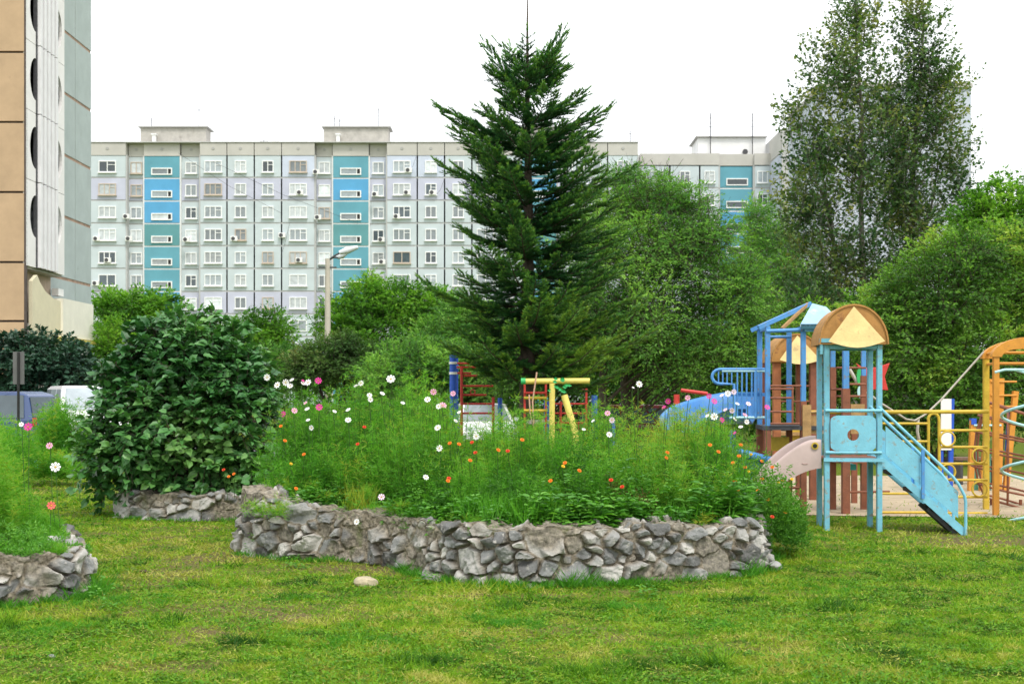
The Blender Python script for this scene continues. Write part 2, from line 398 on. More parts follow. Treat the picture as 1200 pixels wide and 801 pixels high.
# sand of the playground, asphalt of the car park
def sheet(name, pts, z, mat, label, cat):
    m = MB(); m.add([(x, y, z) for x, y in pts], [tuple(range(len(pts)))]); o = m.build(name, mat); tag(o, label, cat, kind='structure'); return o
M['sand'] = surf_mat('sand', (.42,.34,.23), .95, .22, 2.5, .6, 60, wear=(.20,.20,.09), wearscale=1.6, wearamt=.40)
M['asphalt'] = surf_mat('asphalt', (.11,.11,.115), .9, .2, 3, .4, 80)
sp = [(3.0,19.0),(3.6,18.2),(4.6,17.9),(5.6,17.8),(7,17.6),(9,17.7),(12,17.5),(14,18.5),(14.5,25.5),(11,26.5),(7,26.8),(3.5,26.2),(2.6,23)]
sheet('sand', sp, .008, M['sand'], 'pale sand ground of the playground behind the yellow frame', 'sand')
sheet('parking_lot', [(-60,31),(-9,31),(6,33.5),(6,44),(-60,47)], .006, M['asphalt'], 'grey asphalt strip where the cars are parked', 'asphalt')

# ------------------------------------------------------------------ grass blades
def build_grass():
    parts = []
    def scatter(n, y0, y1, pw=1.2):
        y = (y0**(-pw)+(y1**(-pw)-y0**(-pw))*rng.random(n))**(-1/pw)
        x = (rng.random(n)*2-1)*(y*.43+.3); return x, y
    x, y = scatter(330000, 6.3, 27, 1.0)
    d = dirt_mask(x, y); cl = fbm(x*2.1, y*2.1, 0, 77, 3)
    keep = rng.random(len(x)) > d*.85; x, y, d, cl = x[keep], y[keep], d[keep], cl[keep]
    sandm = (x > 3.2) & (y > 17.9); keep = ~sandm | (rng.random(len(x)) < .05); x, y, d, cl = x[keep], y[keep], d[keep], cl[keep]
    n = len(x); z = gz(x, y)-.004
    h = (.022+.040*rng.random(n))*(.55+1.1*cl)*np.clip(1+.02*(y-8), 1, 1.5)
    tuft = sstep(.66, .8, fbm(x*1.6+40, y*1.6, 0, 55, 3)); h = h*(1+1.3*tuft)
    a = rdir(n); a[:, 2] = np.abs(a[:, 2])*.5+.22
    pos = np.stack([x, y, z], 1); cm = fbm(x*7, y*9, 0, 79, 2); v = .29+.32*rng.random(n)+(cl-.5)*1.1+(cm-.5)*1.1-.25*tuft+.36*d
    parts.append(leaf_arrays(pos, unit(a), rdir(n), h, .0062+.0012*(y-7), v, 'needle'))
    # clippings lying flat
    x, y = scatter(26000, 6.3, 17, 1.0); n = len(x)
    k = fbm(x*.9+3, y*1.3, 0, 66, 3) > .46; x, y = x[k], y[k]; n = len(x)
    pos = np.stack([x, y, gz(x, y)+.012+.012*rng.random(n)], 1); a = rdir(n); a[:, 2] *= .25
    parts.append(leaf_arrays(pos, unit(a), np.array([[0, 0, 1.]])+rdir(n)*.5, .022+.035*rng.random(n), .005+.004*rng.random(n), .62+.42*rng.random(n), 'needle'))
    # clover and plantain leaflets pressed into the turf, in patches
    x, y = scatter(90000, 6.3, 17, 1.0); k = (fbm(x*2.6+7, y*3.2, 0, 68, 3) > .53) & (rng.random(len(x)) > dirt_mask(x, y)*.8); x, y = x[k], y[k]; n = len(x)
    a = rdir(n); a[:, 2] = np.abs(a[:, 2])*.35+.05; pos = np.stack([x, y, gz(x, y)+.004+.030*rng.random(n)], 1)
    parts.append(leaf_arrays(pos, unit(a), np.array([[0, 0, 1.]])+rdir(n)*.4, .020+.020*rng.random(n), .013+.008*rng.random(n), .12+.34*rng.random(n), 'needle'))
    x, y = scatter(60000, 6.3, 17, 1.0); k = fbm(x*1.9+27, y*2.6, 0, 69, 3) > .56; x, y = x[k], y[k]; n = len(x)
    a = rdir(n); a[:, 2] *= .2; pos = np.stack([x, y, gz(x, y)+.010+.022*rng.random(n)], 1)
    parts.append(leaf_arrays(pos, unit(a), np.array([[0, 0, 1.]])+rdir(n)*.4, .03+.03*rng.random(n), .007, .40+.30*rng.random(n), 'needle'))
    mat = leaf_mat('grass_blades', [(.022,.085,.006),(.075,.215,.008),(.16,.335,.012),(.27,.355,.022),(.44,.42,.11)], .6, .25, .2)
    o = build_leaves('grass', parts, mat); tag(o, 'short mown grass with pale dry clippings', 'grass', kind='stuff')
build_grass()
# ------------------------------------------------------------------ rubble stone walls
def stone_mat():
    m, nt, N, L = new_mat('rubble_stone'); out = N.new('ShaderNodeOutputMaterial'); b = N.new('ShaderNodeBsdfPrincipled'); L.new(b.outputs[0], out.inputs[0])
    b.inputs['Roughness'].default_value = .88; b.inputs['Specular IOR Level'].default_value = .25
    a1 = N.new('ShaderNodeAttribute'); a1.attribute_name = 'v'; a2 = N.new('ShaderNodeAttribute'); a2.attribute_name = 'mortar'
    tc = N.new('ShaderNodeTexCoord')
    def noise(sc, det=8, ro=.6):
        n = N.new('ShaderNodeTexNoise'); n.inputs['Scale'].default_value = sc; n.inputs['Detail'].default_value = det; n.inputs['Roughness'].default_value = ro; L.new(tc.outputs['Object'], n.inputs['Vector']); return n
    r = N.new('ShaderNodeValToRGB'); e = r.color_ramp.elements; e[0].color = (.12,.12,.115,1); e[1].color = (.52,.50,.46,1); q = e.new(.35); q.color = (.23,.235,.23,1); q = e.new(.7); q.color = (.38,.37,.345,1)
    nn = noise(9); ad = N.new('ShaderNodeMath'); ad.operation = 'MULTIPLY_ADD'; ad.inputs[1].default_value = 1.1; L.new(nn.outputs[0], ad.inputs[0])
    sb = N.new('ShaderNodeMath'); sb.operation = 'SUBTRACT'; sb.inputs[1].default_value = .55; L.new(a1.outputs['Fac'], sb.inputs[0]); L.new(sb.outputs[0], ad.inputs[2])
    L.new(ad.outputs[0], r.inputs[0])
    # pale lime smears and lichen on the stones
    w = noise(16, 10, .75); wr = N.new('ShaderNodeMapRange'); wr.inputs[1].default_value = .56; wr.inputs[2].default_value = .66; L.new(w.outputs[0], wr.inputs[0])
    mw = N.new('ShaderNodeMix'); mw.data_type = 'RGBA'; L.new(wr.outputs[0], mw.inputs[0]); L.new(r.outputs[0], mw.inputs[6]); mw.inputs[7].default_value = (.46,.44,.39,1)
    mo = N.new('ShaderNodeValToRGB'); e = mo.color_ramp.elements; e[0].position = .35; e[0].color = (.085,.070,.048,1); e[1].position = .68; e[1].color = (.36,.31,.235,1); L.new(noise(26).outputs[0], mo.inputs[0])
    # moss
    g = noise(4.5, 8); gr = N.new('ShaderNodeMapRange'); gr.inputs[1].default_value = .60; gr.inputs[2].default_value = .72; gr.inputs[4].default_value = .8; L.new(g.outputs[0], gr.inputs[0])
    mg = N.new('ShaderNodeMix'); mg.data_type = 'RGBA'; L.new(gr.outputs[0], mg.inputs[0]); L.new(mo.outputs[0], mg.inputs[6]); mg.inputs[7].default_value = (.10,.12,.03,1)
    mx = N.new('ShaderNodeMix'); mx.data_type = 'RGBA'; L.new(a2.outputs['Fac'], mx.inputs[0]); L.new(mw.outputs[2], mx.inputs[6]); L.new(mg.outputs[2], mx.inputs[7])
    L.new(mx.outputs[2], b.inputs['Base Color'])
    bp = N.new('ShaderNodeBump'); bp.inputs['Strength'].default_value = .8; bp.inputs['Distance'].default_value = .015; L.new(noise(60, 10, .7).outputs[0], bp.inputs['Height']); L.new(bp.outputs[0], b.inputs['Normal'])
    return m
M['stone'] = stone_mat()

def spline_closed(pts, step):
    pts = np.array(pts, float); n = len(pts); out = []
    for i in range(n):
        p0, p1, p2, p3 = pts[i-1], pts[i], pts[(i+1) % n], pts[(i+2) % n]
        k = max(2, int(np.linalg.norm((p2-p1)[:2])/step*1.0)+1)
        for j in range(k):
            t = j/k; out.append(.5*((2*p1)+(-p0+p2)*t+(2*p0-5*p1+4*p2-p3)*t*t+(-p0+3*p1-3*p2+p3)*t**3))
    return np.array(out)

def stone_wall(name, label, ring, step, size, seed, thick=.30, mud=0.):
    """ring: closed list of (x, y, top height); counter-clockwise seen from above, outside on the right of travel"""
    C = spline_closed(ring, step); n = len(C)
    T = unit(np.roll(C[:, :2], -1, 0)-np.roll(C[:, :2], 1, 0)); T = unit(sum(np.roll(T, k, 0) for k in range(-6, 7))); O = np.stack([T[:, 1], -T[:, 0]], 1)   # outward
    u = np.concatenate([[0], np.cumsum(np.linalg.norm(np.diff(C[:, :2], axis=0), axis=1))]); total = u[-1]+np.linalg.norm(C[0, :2]-C[-1, :2])
    hmax = C[:, 2].max(); nw = int((hmax+.14)/step)+1; nt_ = int(thick/step/1.3); ni = 4
    rs = np.random.default_rng(seed)
    H = C[:, 2]+(vnoise(u*5, u*0, 0, seed)-.5)*.07+(vnoise(u*14, u*0, 0, seed+1)-.5)*.05
    # seeds with mixed sizes
    S = []; SR = []
    tries = int(total*(hmax+thick)/size**2*14)
    for _ in range(tries):
        s = (rs.random()*total, -.12+rs.random()*(hmax+.12+thick)); r = size*(.34+1.7*rs.random()**2.0)*(1.5 if s[1] < .2 else .85)
        if S:
            A = np.array(S); du = np.abs(A[:, 0]-s[0]); du = np.minimum(du, total-du)
            if (np.hypot(du*.72, (A[:, 1]-s[1])*1.15) < (np.array(SR)+r)*.5).any(): continue
        S.append(s); SR.append(r)
    S = np.array(S); SR = np.array(SR); k = len(S)
    proud = rs.random(k)*.055; tilt = rs.normal(size=(k, 2))*.34; val = rs.random(k); ang = rs.normal(size=k)*.35; flat = rs.random(k)
    ismud = rs.random(k) < .13
    W = np.concatenate([np.linspace(-.14, 1, nw), np.linspace(1, 2, nt_+1)[1:], np.linspace(2, 3, ni)[1:]])
    U = u[:, None]+0*W[None]; Hh = H[:, None]
    wv = np.where(W[None] <= 1, W[None]*Hh, Hh+(W[None]-1)*thick)         # unrolled coordinate
    # domain warp so stones are not straight-sided cells
    Uw = U+(fbm(U*9, wv*9, 0, seed+3, 3)-.5)*.055; Vw = wv+(fbm(U*9+50, wv*9, 0, seed+4, 3)-.5)*.055
    best = np.full(Uw.shape, 1e9); sec = best.copy(); bi = np.zeros(Uw.shape, int); ddu = np.zeros(Uw.shape); ddv = np.zeros(Uw.shape)
    for j in range(k):
        du = Uw-S[j, 0]; du = (du+total/2) % total-total/2
        sel = np.where(np.abs(du[:, 0]) < .75)[0]
        if len(sel) == 0: continue
        a = du[sel]; b_ = Vw[sel]-S[j, 1]; ca, sa = math.cos(ang[j]), math.sin(ang[j]); p = a*ca+b_*sa; q = -a*sa+b_*ca
        d = np.hypot(p*.75, q*1.15)-SR[j]*.5
        B, S2 = best[sel], sec[sel]; w = d < B
        sec[sel] = np.where(w, B, np.minimum(S2, d)); best[sel] = np.where(w, d, B)
        I, DU, DV = bi[sel], ddu[sel], ddv[sel]; I[w] = j; DU[w] = a[w]; DV[w] = b_[w]; bi[sel] = I; ddu[sel] = DU; ddv[sel] = DV
    edge = sec-best
    e = sstep(.008, .032, edge)
    rock = .026+proud[bi]*1.2+tilt[bi, 0]*ddu+tilt[bi, 1]*ddv+(fbm(U*16, wv*16, 0, seed+6, 4)-.5)*.06
    f2 = np.abs(vnoise(U*9, wv*9, 0, seed+8)-.5)*2; t2 = rs.normal(size=(k, 2))*.5; kk = np.minimum(0, .012+t2[bi, 0]*ddu+t2[bi, 1]*ddv); rock = rock+kk
    rock = rock-.018*flat[bi]*sstep(.05, .16, np.hypot(ddu, ddv))
    mort = (fbm(U*26, wv*26, 0, seed+7, 3)-.5)*.03-.002
    smear = sstep(.47+mud, .60+mud, fbm(U*1.9, wv*2.6, 0, seed+9, 3)+.13*sstep(.25, .5, wv)); e2 = e*(1-.85*smear)*np.where(ismud[bi], .25, 1)
    rel = np.clip(mort*(1-e2)+np.clip(rock, -.01, .14)*e2, -.03, .13)*(1-.45*sstep(.8, 1.0, np.broadcast_to(W[None], e2.shape)))
    low = np.clip(1-wv/.3, 0, 1)*.035*np.ones_like(wv)
    # unroll to 3-D
    Wb = np.broadcast_to(W[None], wv.shape)
    side = np.clip(Wb, None, 1)*Hh; inw = np.clip(Wb-1, 0, 1)*thick; down = np.clip(Wb-2, 0, 1)*.2
    nside = 1-sstep(.93, 1.07, Wb); off = -inw+rel*nside+low*(Wb <= 1); zz = side-down+rel*sstep(.93, 1.07, Wb)*(Wb < 2.1)
    zz = zz-.02*(np.clip((Wb-.93)/.1, 0, 1)*(1-np.clip(Wb-1.03, 0, 1))) 
    XY = C[:, None, :2]+O[:, None, :]*off[:, :, None]
    V = np.concatenate([XY, zz[:, :, None]], 2).reshape(-1, 3)
    m = len(W); i = np.arange(n*m).reshape(n, m); i2 = np.roll(i, -1, 0)
    F = np.stack([i[:, :-1], i2[:, :-1], i2[:, 1:], i[:, 1:]], -1).reshape(-1, 4)
    o = np_mesh(name, V, F, M['stone'], attr={'v': val[bi].ravel(), 'mortar': (1-e2).ravel()})
    tag(o, label, 'stone wall', 'low rubble walls round the flower beds'); return o, C, H

RING1 = [(-2.86,14.6,.62),(-2.93,13.9,.68),(-2.70,13.35,.69),(-2.15,13.0,.57),(-1.35,12.65,.52),(-.62,11.75,.53),(0,11.25,.56),(.75,11.3,.54),(1.55,11.65,.51),(2.17,12.0,.50),(2.44,12.55,.49),
         (2.58,13.6,.46),(2.4,15.6,.46),(1.6,16.9,.46),(0,17.5,.46),(-1.4,17.0,.46),(-2.5,15.9,.5)]
RING2 = [(-5.5,18.2,.36),(-5.2,17.6,.36),(-4.3,17.3,.35),(-3.7,17.45,.34),(-3.3,18.2,.34),(-3.4,19.3,.34),(-4.2,19.9,.34),(-5.2,19.3,.34)]
RING3 = [(-7.0,9.9,.43),(-5.6,9.75,.43),(-4.7,9.9,.42),(-4.05,10.15,.43),(-3.66,10.5,.42),(-3.62,10.85,.42),(-3.95,11.6,.42),(-4.5,12.6,.42),(-5.8,13.0,.42),(-7.4,12.2,.42)]
main_wall, C1, H1 = stone_wall('stone_wall', 'long rubble stone wall curving round the big cosmos flower bed', RING1, .0105, .17, 5)
tag(main_wall, 'long rubble stone wall curving in front of the big cosmos flower bed')
w2, C2, H2 = stone_wall('stone_wall', 'short low rubble stone wall under the big dark green bush', RING2, .02, .17, 12, mud=.10)
w3, C3, H3 = stone_wall('stone_wall', 'rubble stone wall corner cut by the left edge of the photo', RING3, .012, .16, 23, mud=.04)

# soil in the beds
M['soil'] = surf_mat('soil', (.06,.042,.028), .95, .4, 5, .8, 30)
def soil(name, C, inset, z, label):
    c = C[:, :2].mean(0); V = np.concatenate([c+(C[::6, :2]-c)*s for s in (.15, .45, .75, inset)]); n = len(C[::6])
    V = np.concatenate([np.column_stack([V, z-.03+.05*fbm(V[:, 0]*3, V[:, 1]*3)]), [[*c, z]]])
    F = [(r*n+i, r*n+(i+1) % n, (r+1)*n+(i+1) % n, (r+1)*n+i) for r in range(3) for i in range(n)]+[(4*n, i, (i+1) % n, (i+1) % n) for i in range(n)]
    m = MB(); m.add(V, [f if f[2] != f[3] else f[:3] for f in F], sm=True); o = m.build(name, M['soil']); tag(o, label, 'soil', kind='structure')
soil('soil', C1, .93, .40, 'dark soil filling the big flower bed'); soil('soil', C2, .88, .28, 'dark soil under the big bush'); soil('soil', C3, .90, .34, 'dark soil of the left flower bed')

# loose stones lying in the grass
def rock(name, label, c, size, rz, seed, mat, flat=.55):
    rs = np.random.default_rng(seed); import bmesh
    bm = bmesh.new(); bmesh.ops.create_icosphere(bm, subdivisions=4, radius=1)
    pl = [(Vector(rs.normal(size=3)).normalized(), .55+.35*rs.random()) for _ in range(11)]
    for v in bm.verts:
        d = v.co.normalized(); r = min([1.0]+[h/max(d.dot(nv), .05) for nv, h in pl]); v.co = d*r*(1+.08*(float(fbm(np.array([d.x*5]), np.array([d.y*5]), np.array([d.z*5]), seed)[0])-.5))
        v.co = Vector((v.co.x*size, v.co.y*size*.75, v.co.z*size*flat))
    bmesh.ops.rotate(bm, verts=bm.verts, cent=(0, 0, 0), matrix=Matrix.Rotation(rz, 3, 'Z'))
    me = bpy.data.meshes.new(name); bm.to_mesh(me); bm.free(); me.materials.append(mat)
    o = link_mesh(name, me); o.location = (c[0], c[1], float(gz(c[0], c[1]))+size*flat*.45); return tag(o, label, 'stone')
M['rock_pale'] = surf_mat('loose_stone', (.42,.36,.24), .85, .25, 6, .5, 25)
M['rock_grey'] = surf_mat('loose_stone_grey', (.30,.30,.29), .85, .3, 6, .5, 25)
rock('loose_stone', 'pale tan stone lying alone in the grass before the long wall', G(429,686), .115, .3, 3, M['rock_pale'])
rock('loose_stone', 'grey stone lying against the right end of the long wall', (2.52, 12.28), .09, 1.0, 8, M['rock_grey'], .7)
rock('loose_stone', 'small pale chip of stone in the grass at the lower left', G(60,775), .03, 1.0, 9, M['rock_grey'], .5)
rock('pine_cone', 'small brown clod on the trodden grass near the left wall', G(168,672), .05, .2, 10, M['soil'], .4)

# ------------------------------------------------------------------ flower beds
from mathutils import geometry as _g
def inside(poly, x, y):
    r = np.zeros(len(x), bool); j = len(poly)-1
    for i in range(len(poly)):
        xi, yi, xj, yj = poly[i][0], poly[i][1], poly[j][0], poly[j][1]
        c = ((yi > y) != (yj > y)) & (x < (xj-xi)*(y-yi)/(yj-yi+1e-12)+xi); r ^= c; j = i
    return r
TOPX = [290,310,325,345,370,400,430,455,480,500,520,540,560,580,600,620,645,680,705,740,765,785,810,840,862,880,895,912]
TOPY = [560,505,470,458,462,458,450,444,448,462,472,488,500,492,480,482,498,490,474,484,500,492,484,486,490,500,530,575]
def front_y(C, px):
    """nearest wall point along the line of sight of column px"""
    a = (px-600)/FOC; d = C[:, 0]-a*C[:, 1]; out = []
    s = np.where(np.sign(d) != np.sign(np.roll(d, -1)))[0]
    return C[s, 1].min() if len(s) else C[np.argmin(np.abs(d)), 1]
FR1 = np.array([front_y(C1, p) for p in range(270, 920, 5)])
def canopy1(x, y):
    px = 600+FOC*x/y; fy = np.interp(px, np.arange(270, 920, 5), FR1); t = np.clip((y-fy-.22)/1.75, 0, 1)
    ztop = EYE-(np.interp(px, TOPX, TOPY)-HORY)/FOC*(fy+1.95)
    z = .48+(ztop-.48)*(1-(1-t)**1.7)
    return np.where(y > fy+2.3, z*1.0-.10*(y-fy-2.3), z)

MAT_COS = leaf_mat('cosmos_leaves', [(.020,.090,.012),(.055,.21,.020),(.11,.34,.028),(.19,.43,.045),(.38,.38,.05)], .6, .45, .2)
MAT_MARI = leaf_mat('marigold_leaves', [(.020,.080,.012),(.055,.19,.018),(.11,.30,.025),(.19,.40,.035)], .55, .3, .3)
MAT_WEED = leaf_mat('broad_weed_leaves', [(.025,.10,.016),(.06,.21,.025),(.12,.34,.035),(.21,.44,.05)], .45, .3, .4)
MAT_DRY = leaf_mat('dry_stems', [(.05,.025,.012),(.14,.08,.03),(.26,.20,.05)], .7, .2, .2)

def feathery(plants, fil, ln, wd, spread=.17, vbase=None, hbase=.38, kind='needle'):
    """plants: (n,3) x,y,top ; each a bundle of thread-leaved shoots"""
    n = len(plants); parts = []; sp = 9
    # shoots
    pi = np.repeat(np.arange(n), sp); m = len(pi); base = plants[pi].copy(); ztop = base[:, 2].copy(); base[:, 2] = hbase
    a = rng.random(m)*2*PI; r = spread*np.sqrt(rng.random(m)); h = (ztop-hbase)*(.55+.47*rng.random(m))
    tip = base+np.stack([np.cos(a)*r, np.sin(a)*r, h], 1); st = lerp(base, tip, .15); st[:, :2] = base[:, :2]+(tip[:, :2]-base[:, :2])*.2
    vb = (vbase if vbase is not None else rng.random(n)*.5+.3)[pi]
    # filaments
    f = fil//sp; si = np.repeat(np.arange(m), f); q = len(si); nk = 7; t = (np.floor(rng.random(q)**.75*nk)+.8)/nk; t = t+(rng.random(m)[si]-.5)*.1; jit = rdir(q)
    pos = lerp(st[si], tip[si], np.clip(t, 0, 1.03)[:, None]); hsh = (np.floor(t*nk)*12.9898+si*78.233) % 6.283; puff = np.stack([np.cos(hsh), np.sin(hsh), .3+0*hsh], 1)
    pos = pos+puff*(.055*(1.15-t))[:, None]; d = jit.copy(); d[:, 2] = d[:, 2]*.7+.25; d = d+puff*.35
    pos = pos+jit*(.030*rng.random(q)[:, None])
    L_ = ln*(.5+.9*rng.random(q))*(1.15-.5*t)
    parts.append(leaf_arrays(pos, unit(d), rdir(q), L_, wd, vb[si]+(rng.random(q)-.5)*.35+(t-.6)*.22, kind))  # filaments coloured paler towards the shoot tips, imitating light from above
    V, F = twigs_mesh(st, tip, .004, .0015, '', None, None, seg=2)
    return parts, (V, F), tip
def add_stuff(name, parts, mat, label, cat):
    o = build_leaves(name, parts, mat); return tag(o, label, cat, kind='stuff')

def scatter_in(poly, n, box):
    x = box[0]+(box[1]-box[0])*rng.random(n*3); y = box[2]+(box[3]-box[2])*rng.random(n*3)
    k = inside(poly, x, y); return x[k][:n], y[k][:n]
poly1 = [(p[0]*.955, (p[1]-14.2)*.955+14.2) for p in C1[::10]]
x, y = scatter_in(poly1, 900, (-3.1, 3.0, 11.2, 17.6))
px = 600+FOC*x/y; fy = np.interp(px, np.arange(270, 920, 5), FR1); dep = y-fy
k = dep < 3.4; x, y, px, dep = x[k], y[k], px[k], dep[k]
z = canopy1(x, y)*(.92+.14*rng.random(len(x))); mf = .62+.50*sstep(.33, .62, fbm(x*2.3+3, y*2.3, 0, 47, 2)); z = .45+(z-.45)*np.where(px > 770, np.maximum(mf, 1.0)+.04, np.where(px < 480, np.maximum(mf, .85), mf))
isweed = (dep < .75) & (rng.random(len(x)) < .8); ismar = (~isweed) & (((px > 640) & (dep < 1.4) & (rng.random(len(x)) < .5)) | ((px < 330)&(rng.random(len(x)) < .5)) | ((px > 480) & (px <= 640) & (dep < 1.3) & (rng.random(len(x)) < .45)))
cosm = ~isweed & ~ismar
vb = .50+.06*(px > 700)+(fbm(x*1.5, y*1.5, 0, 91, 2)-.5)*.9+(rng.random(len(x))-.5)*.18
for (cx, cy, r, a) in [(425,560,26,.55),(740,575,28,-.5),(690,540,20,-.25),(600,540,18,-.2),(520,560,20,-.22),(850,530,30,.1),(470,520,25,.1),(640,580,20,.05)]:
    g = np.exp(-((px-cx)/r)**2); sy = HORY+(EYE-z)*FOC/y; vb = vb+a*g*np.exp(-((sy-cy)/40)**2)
P3 = np.stack([x, y, z], 1)
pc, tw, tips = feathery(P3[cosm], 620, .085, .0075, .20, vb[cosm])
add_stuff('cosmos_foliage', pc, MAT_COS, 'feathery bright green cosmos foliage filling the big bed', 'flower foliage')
s1 = np_mesh('cosmos_stems', tw[0], tw[1], leaf_mat('green_stems', [(.06,.14,.02),(.08,.18,.03)], .6, 0, .2)); tag(s1, 'thin green stems inside the cosmos foliage of the big bed', 'flower stems', kind='stuff')
pm, tw, _ = feathery(P3[ismar], 400, .055, .016, .21, vb[ismar], kind='rhomb')
add_stuff('marigold_foliage', pm, MAT_MARI, 'darker ferny marigold foliage mixed in the big bed', 'flower foliage')
# broad-leaved weeds and grasses just inside the front wall
def weeds(xy, htop, per, leaf, vb=.45):
    n = len(xy); i = np.repeat(np.arange(n), per); m = len(i); t = rng.random(m)
    h = htop[i]; a = rng.random(m)*2*PI; r = .09*(1-t*.4)
    pos = np.stack([xy[i, 0]+np.cos(a)*r*.5, xy[i, 1]+np.sin(a)*r*.5, .36+(h-.36)*t], 1)
    al = np.stack([np.cos(a), np.sin(a), .35-.2*rng.random(m)], 1)
    pv = rng.random(n)
    return leaf_arrays(pos, al, np.array([[0, 0, 1.]])+rdir(m)*.35, leaf*(.5+.8*rng.random(m))*(1.2-.5*t), leaf*.42, vb+(pv[i]-.5)*.4+(rng.random(m)-.5)*.3, 'broad')
W_ = P3[isweed]; wp = [weeds(W_[:, :2], np.maximum(W_[:, 2]*1.0, .60)+.10*rng.random(len(W_)), 22, .10)]
# scattered patches right at the wall
def at_wall(px0, px1, n, d0=.28, d1=.55):
    p = px0+(px1-px0)*rng.random(n); f = np.interp(p, np.arange(270, 920, 5), FR1)+d0+(d1-d0)*rng.random(n); return np.stack([(p-600)/FOC*f, f], 1)
for a, b, n, h in [(470,560,26,.68),(520,600,20,.62),(620,720,34,.70),(700,870,40,.72),(300,420,30,.66),(820,890,20,.8),(340,480,18,.60)]:
    q = at_wall(a, b, n); wp.append(weeds(q, h*(.85+.3*rng.random(n)), 22, .10 if h < .7 else .13, .55))
add_stuff('weed_foliage', wp, MAT_WEED, 'broad leaved green weeds along the top of the long stone wall', 'weeds')
def blades(xy, hb, ht, per, wd, v0, curve=.5):
    n = len(xy); i = np.repeat(np.arange(n), per); m = len(i); a = rng.random(m)*2*PI; al = np.stack([np.cos(a)*curve, np.sin(a)*curve, np.full(m, 1.)], 1)*(.5+.5*rng.random((m, 1)))
    pos = np.stack([xy[i, 0]+.03*rng.normal(size=m), xy[i, 1]+.03*rng.normal(size=m), hb[i]], 1)
    return leaf_arrays(pos, al, rdir(m), ht[i]*(.6+.5*rng.random(m)), wd, v0+.3*(rng.random(m)-.5), 'rhomb')
bp_ = []
for a, b, n, h in [(545,640,46,.42),(600,665,18,.38),(690,760,20,.36),(440,520,12,.30),(770,860,16,.34)]:
    q = at_wall(a, b, n, .3, .8); bp_.append(blades(q, np.full(n, .38), np.full(n, h), 16, .014, .45, .35))
# yellowing weed clump at the wall
q = at_wall(408, 432, 10, .25, .45); bp_.append(blades(q, np.full(10, .36), np.full(10, .45), 22, .010, .95, .3))
add_stuff('iris_leaves', bp_, MAT_COS, 'upright blade leaves standing behind the long stone wall', 'leaves')

# a withered brown patch near the blue slide
n = 16; px = 738+26*rng.normal(size=n)*.6; f = np.interp(px, np.arange(270, 920, 5), FR1)+.55+.5*rng.random(n); x = (px-600)/FOC*f
pd, tw, _ = feathery(np.stack([x, f, .5+.42*rng.random(n)], 1), 240, .05, .010, .14, .1+.5*rng.random(n), .4, kind='rhomb')
add_stuff('withered_plants', pd, MAT_DRY, 'withered brown plants in the right half of the big bed', 'dry plants')

# grass and weeds at the foot of the walls
def foot(C, p0, p1, n, d0, d1):
    C = np.asarray(C); px = 600+FOC*C[:, 0]/C[:, 1]; c0 = C[:, :2].mean(0); f = (px > p0) & (px < p1) & (C[:, 1] < c0[1]); c = C[f][rng.integers(0, f.sum(), n), :2]
    o = unit(c-c0); return c+o*(d0+(d1-d0)*rng.random((n, 1)))
fp = []
for C, a, b, n, h in [(C1,470,620,70,.08),(C1,560,760,110,.10),(C1,655,690,14,.24),(C1,760,905,80,.09),(C1,860,880,16,.2),(C1,290,420,60,.08),(C3,-100,110,110,.10),(C3,60,110,20,.2),(C2,130,330,60,.07),(C1,480,500,10,.16)]:
    q = foot(C, a, b, n, .03, .20); fp.append(blades(q, gz(q[:, 0], q[:, 1]), h*(.5+.9*rng.random(n)), 14, .007, .38, .8))
# taller unmown tufts out on the lawn
for px_, py_, n, r, h in [(585,733,14,.12,.09),(440,748,16,.16,.09),(740,712,16,.14,.10),(600,735,10,.1,.08),(850,735,16,.2,.07),(980,690,14,.2,.06),(330,705,10,.15,.06),(120,712,20,.22,.11),(20,745,20,.3,.09),(530,770,10,.15,.05),(175,575,14,.25,.09),(1060,660,14,.3,.05),(255,735,10,.2,.05),(930,635,26,.35,.12),(1010,640,20,.5,.07),(700,760,12,.2,.05)]:
    g = G(px_, py_); q = np.array([g.x, g.y])+rng.normal(size=(n, 2))*[r, r*.8]; fp.append(blades(q, gz(q[:, 0], q[:, 1]), h*(.5+.7*rng.random(n)), 26, .0055, .36, 1.3))
add_stuff('grass_tufts', fp, MAT_COS, 'longer green grass tufts at the wall feet and on the lawn', 'grass tufts')
wq = []
for px_, py_, s in [(497,650,.10),(655,672,.08),(672,668,.06),(120,705,.09),(300,600,.1),(760,688,.06),(500,672,.05),(350,655,.05)]:
    g = G(px_, max(py_, 640)+14); q = np.array([[g.x, g.y+.04]])+rng.normal(size=(5, 2))*.05; h = s*2.2*(.5+rng.random(5))
    i = weeds(q, h+.36, 10, .055, .6); i[0][:, 2] -= .36; wq.append(i)
add_stuff('ground_weeds', wq, MAT_WEED, 'small broad leaved weeds growing against the stone walls', 'weeds')
# ferny shoots hanging over the raised left end of the wall
q = np.array([[-2.62, 13.10], [-2.5, 13.05], [-2.36, 13.0], [-2.3, 13.12]]); 
hp, tw, _ = feathery(np.column_stack([q+[0, -.05], [.66, .62, .6, .7]]), 260, .07, .006, .14, np.full(4, .75), .42)
add_stuff('overhanging_shoots', hp, MAT_COS, 'light ferny shoots hanging over the left end of the long wall', 'shoots')

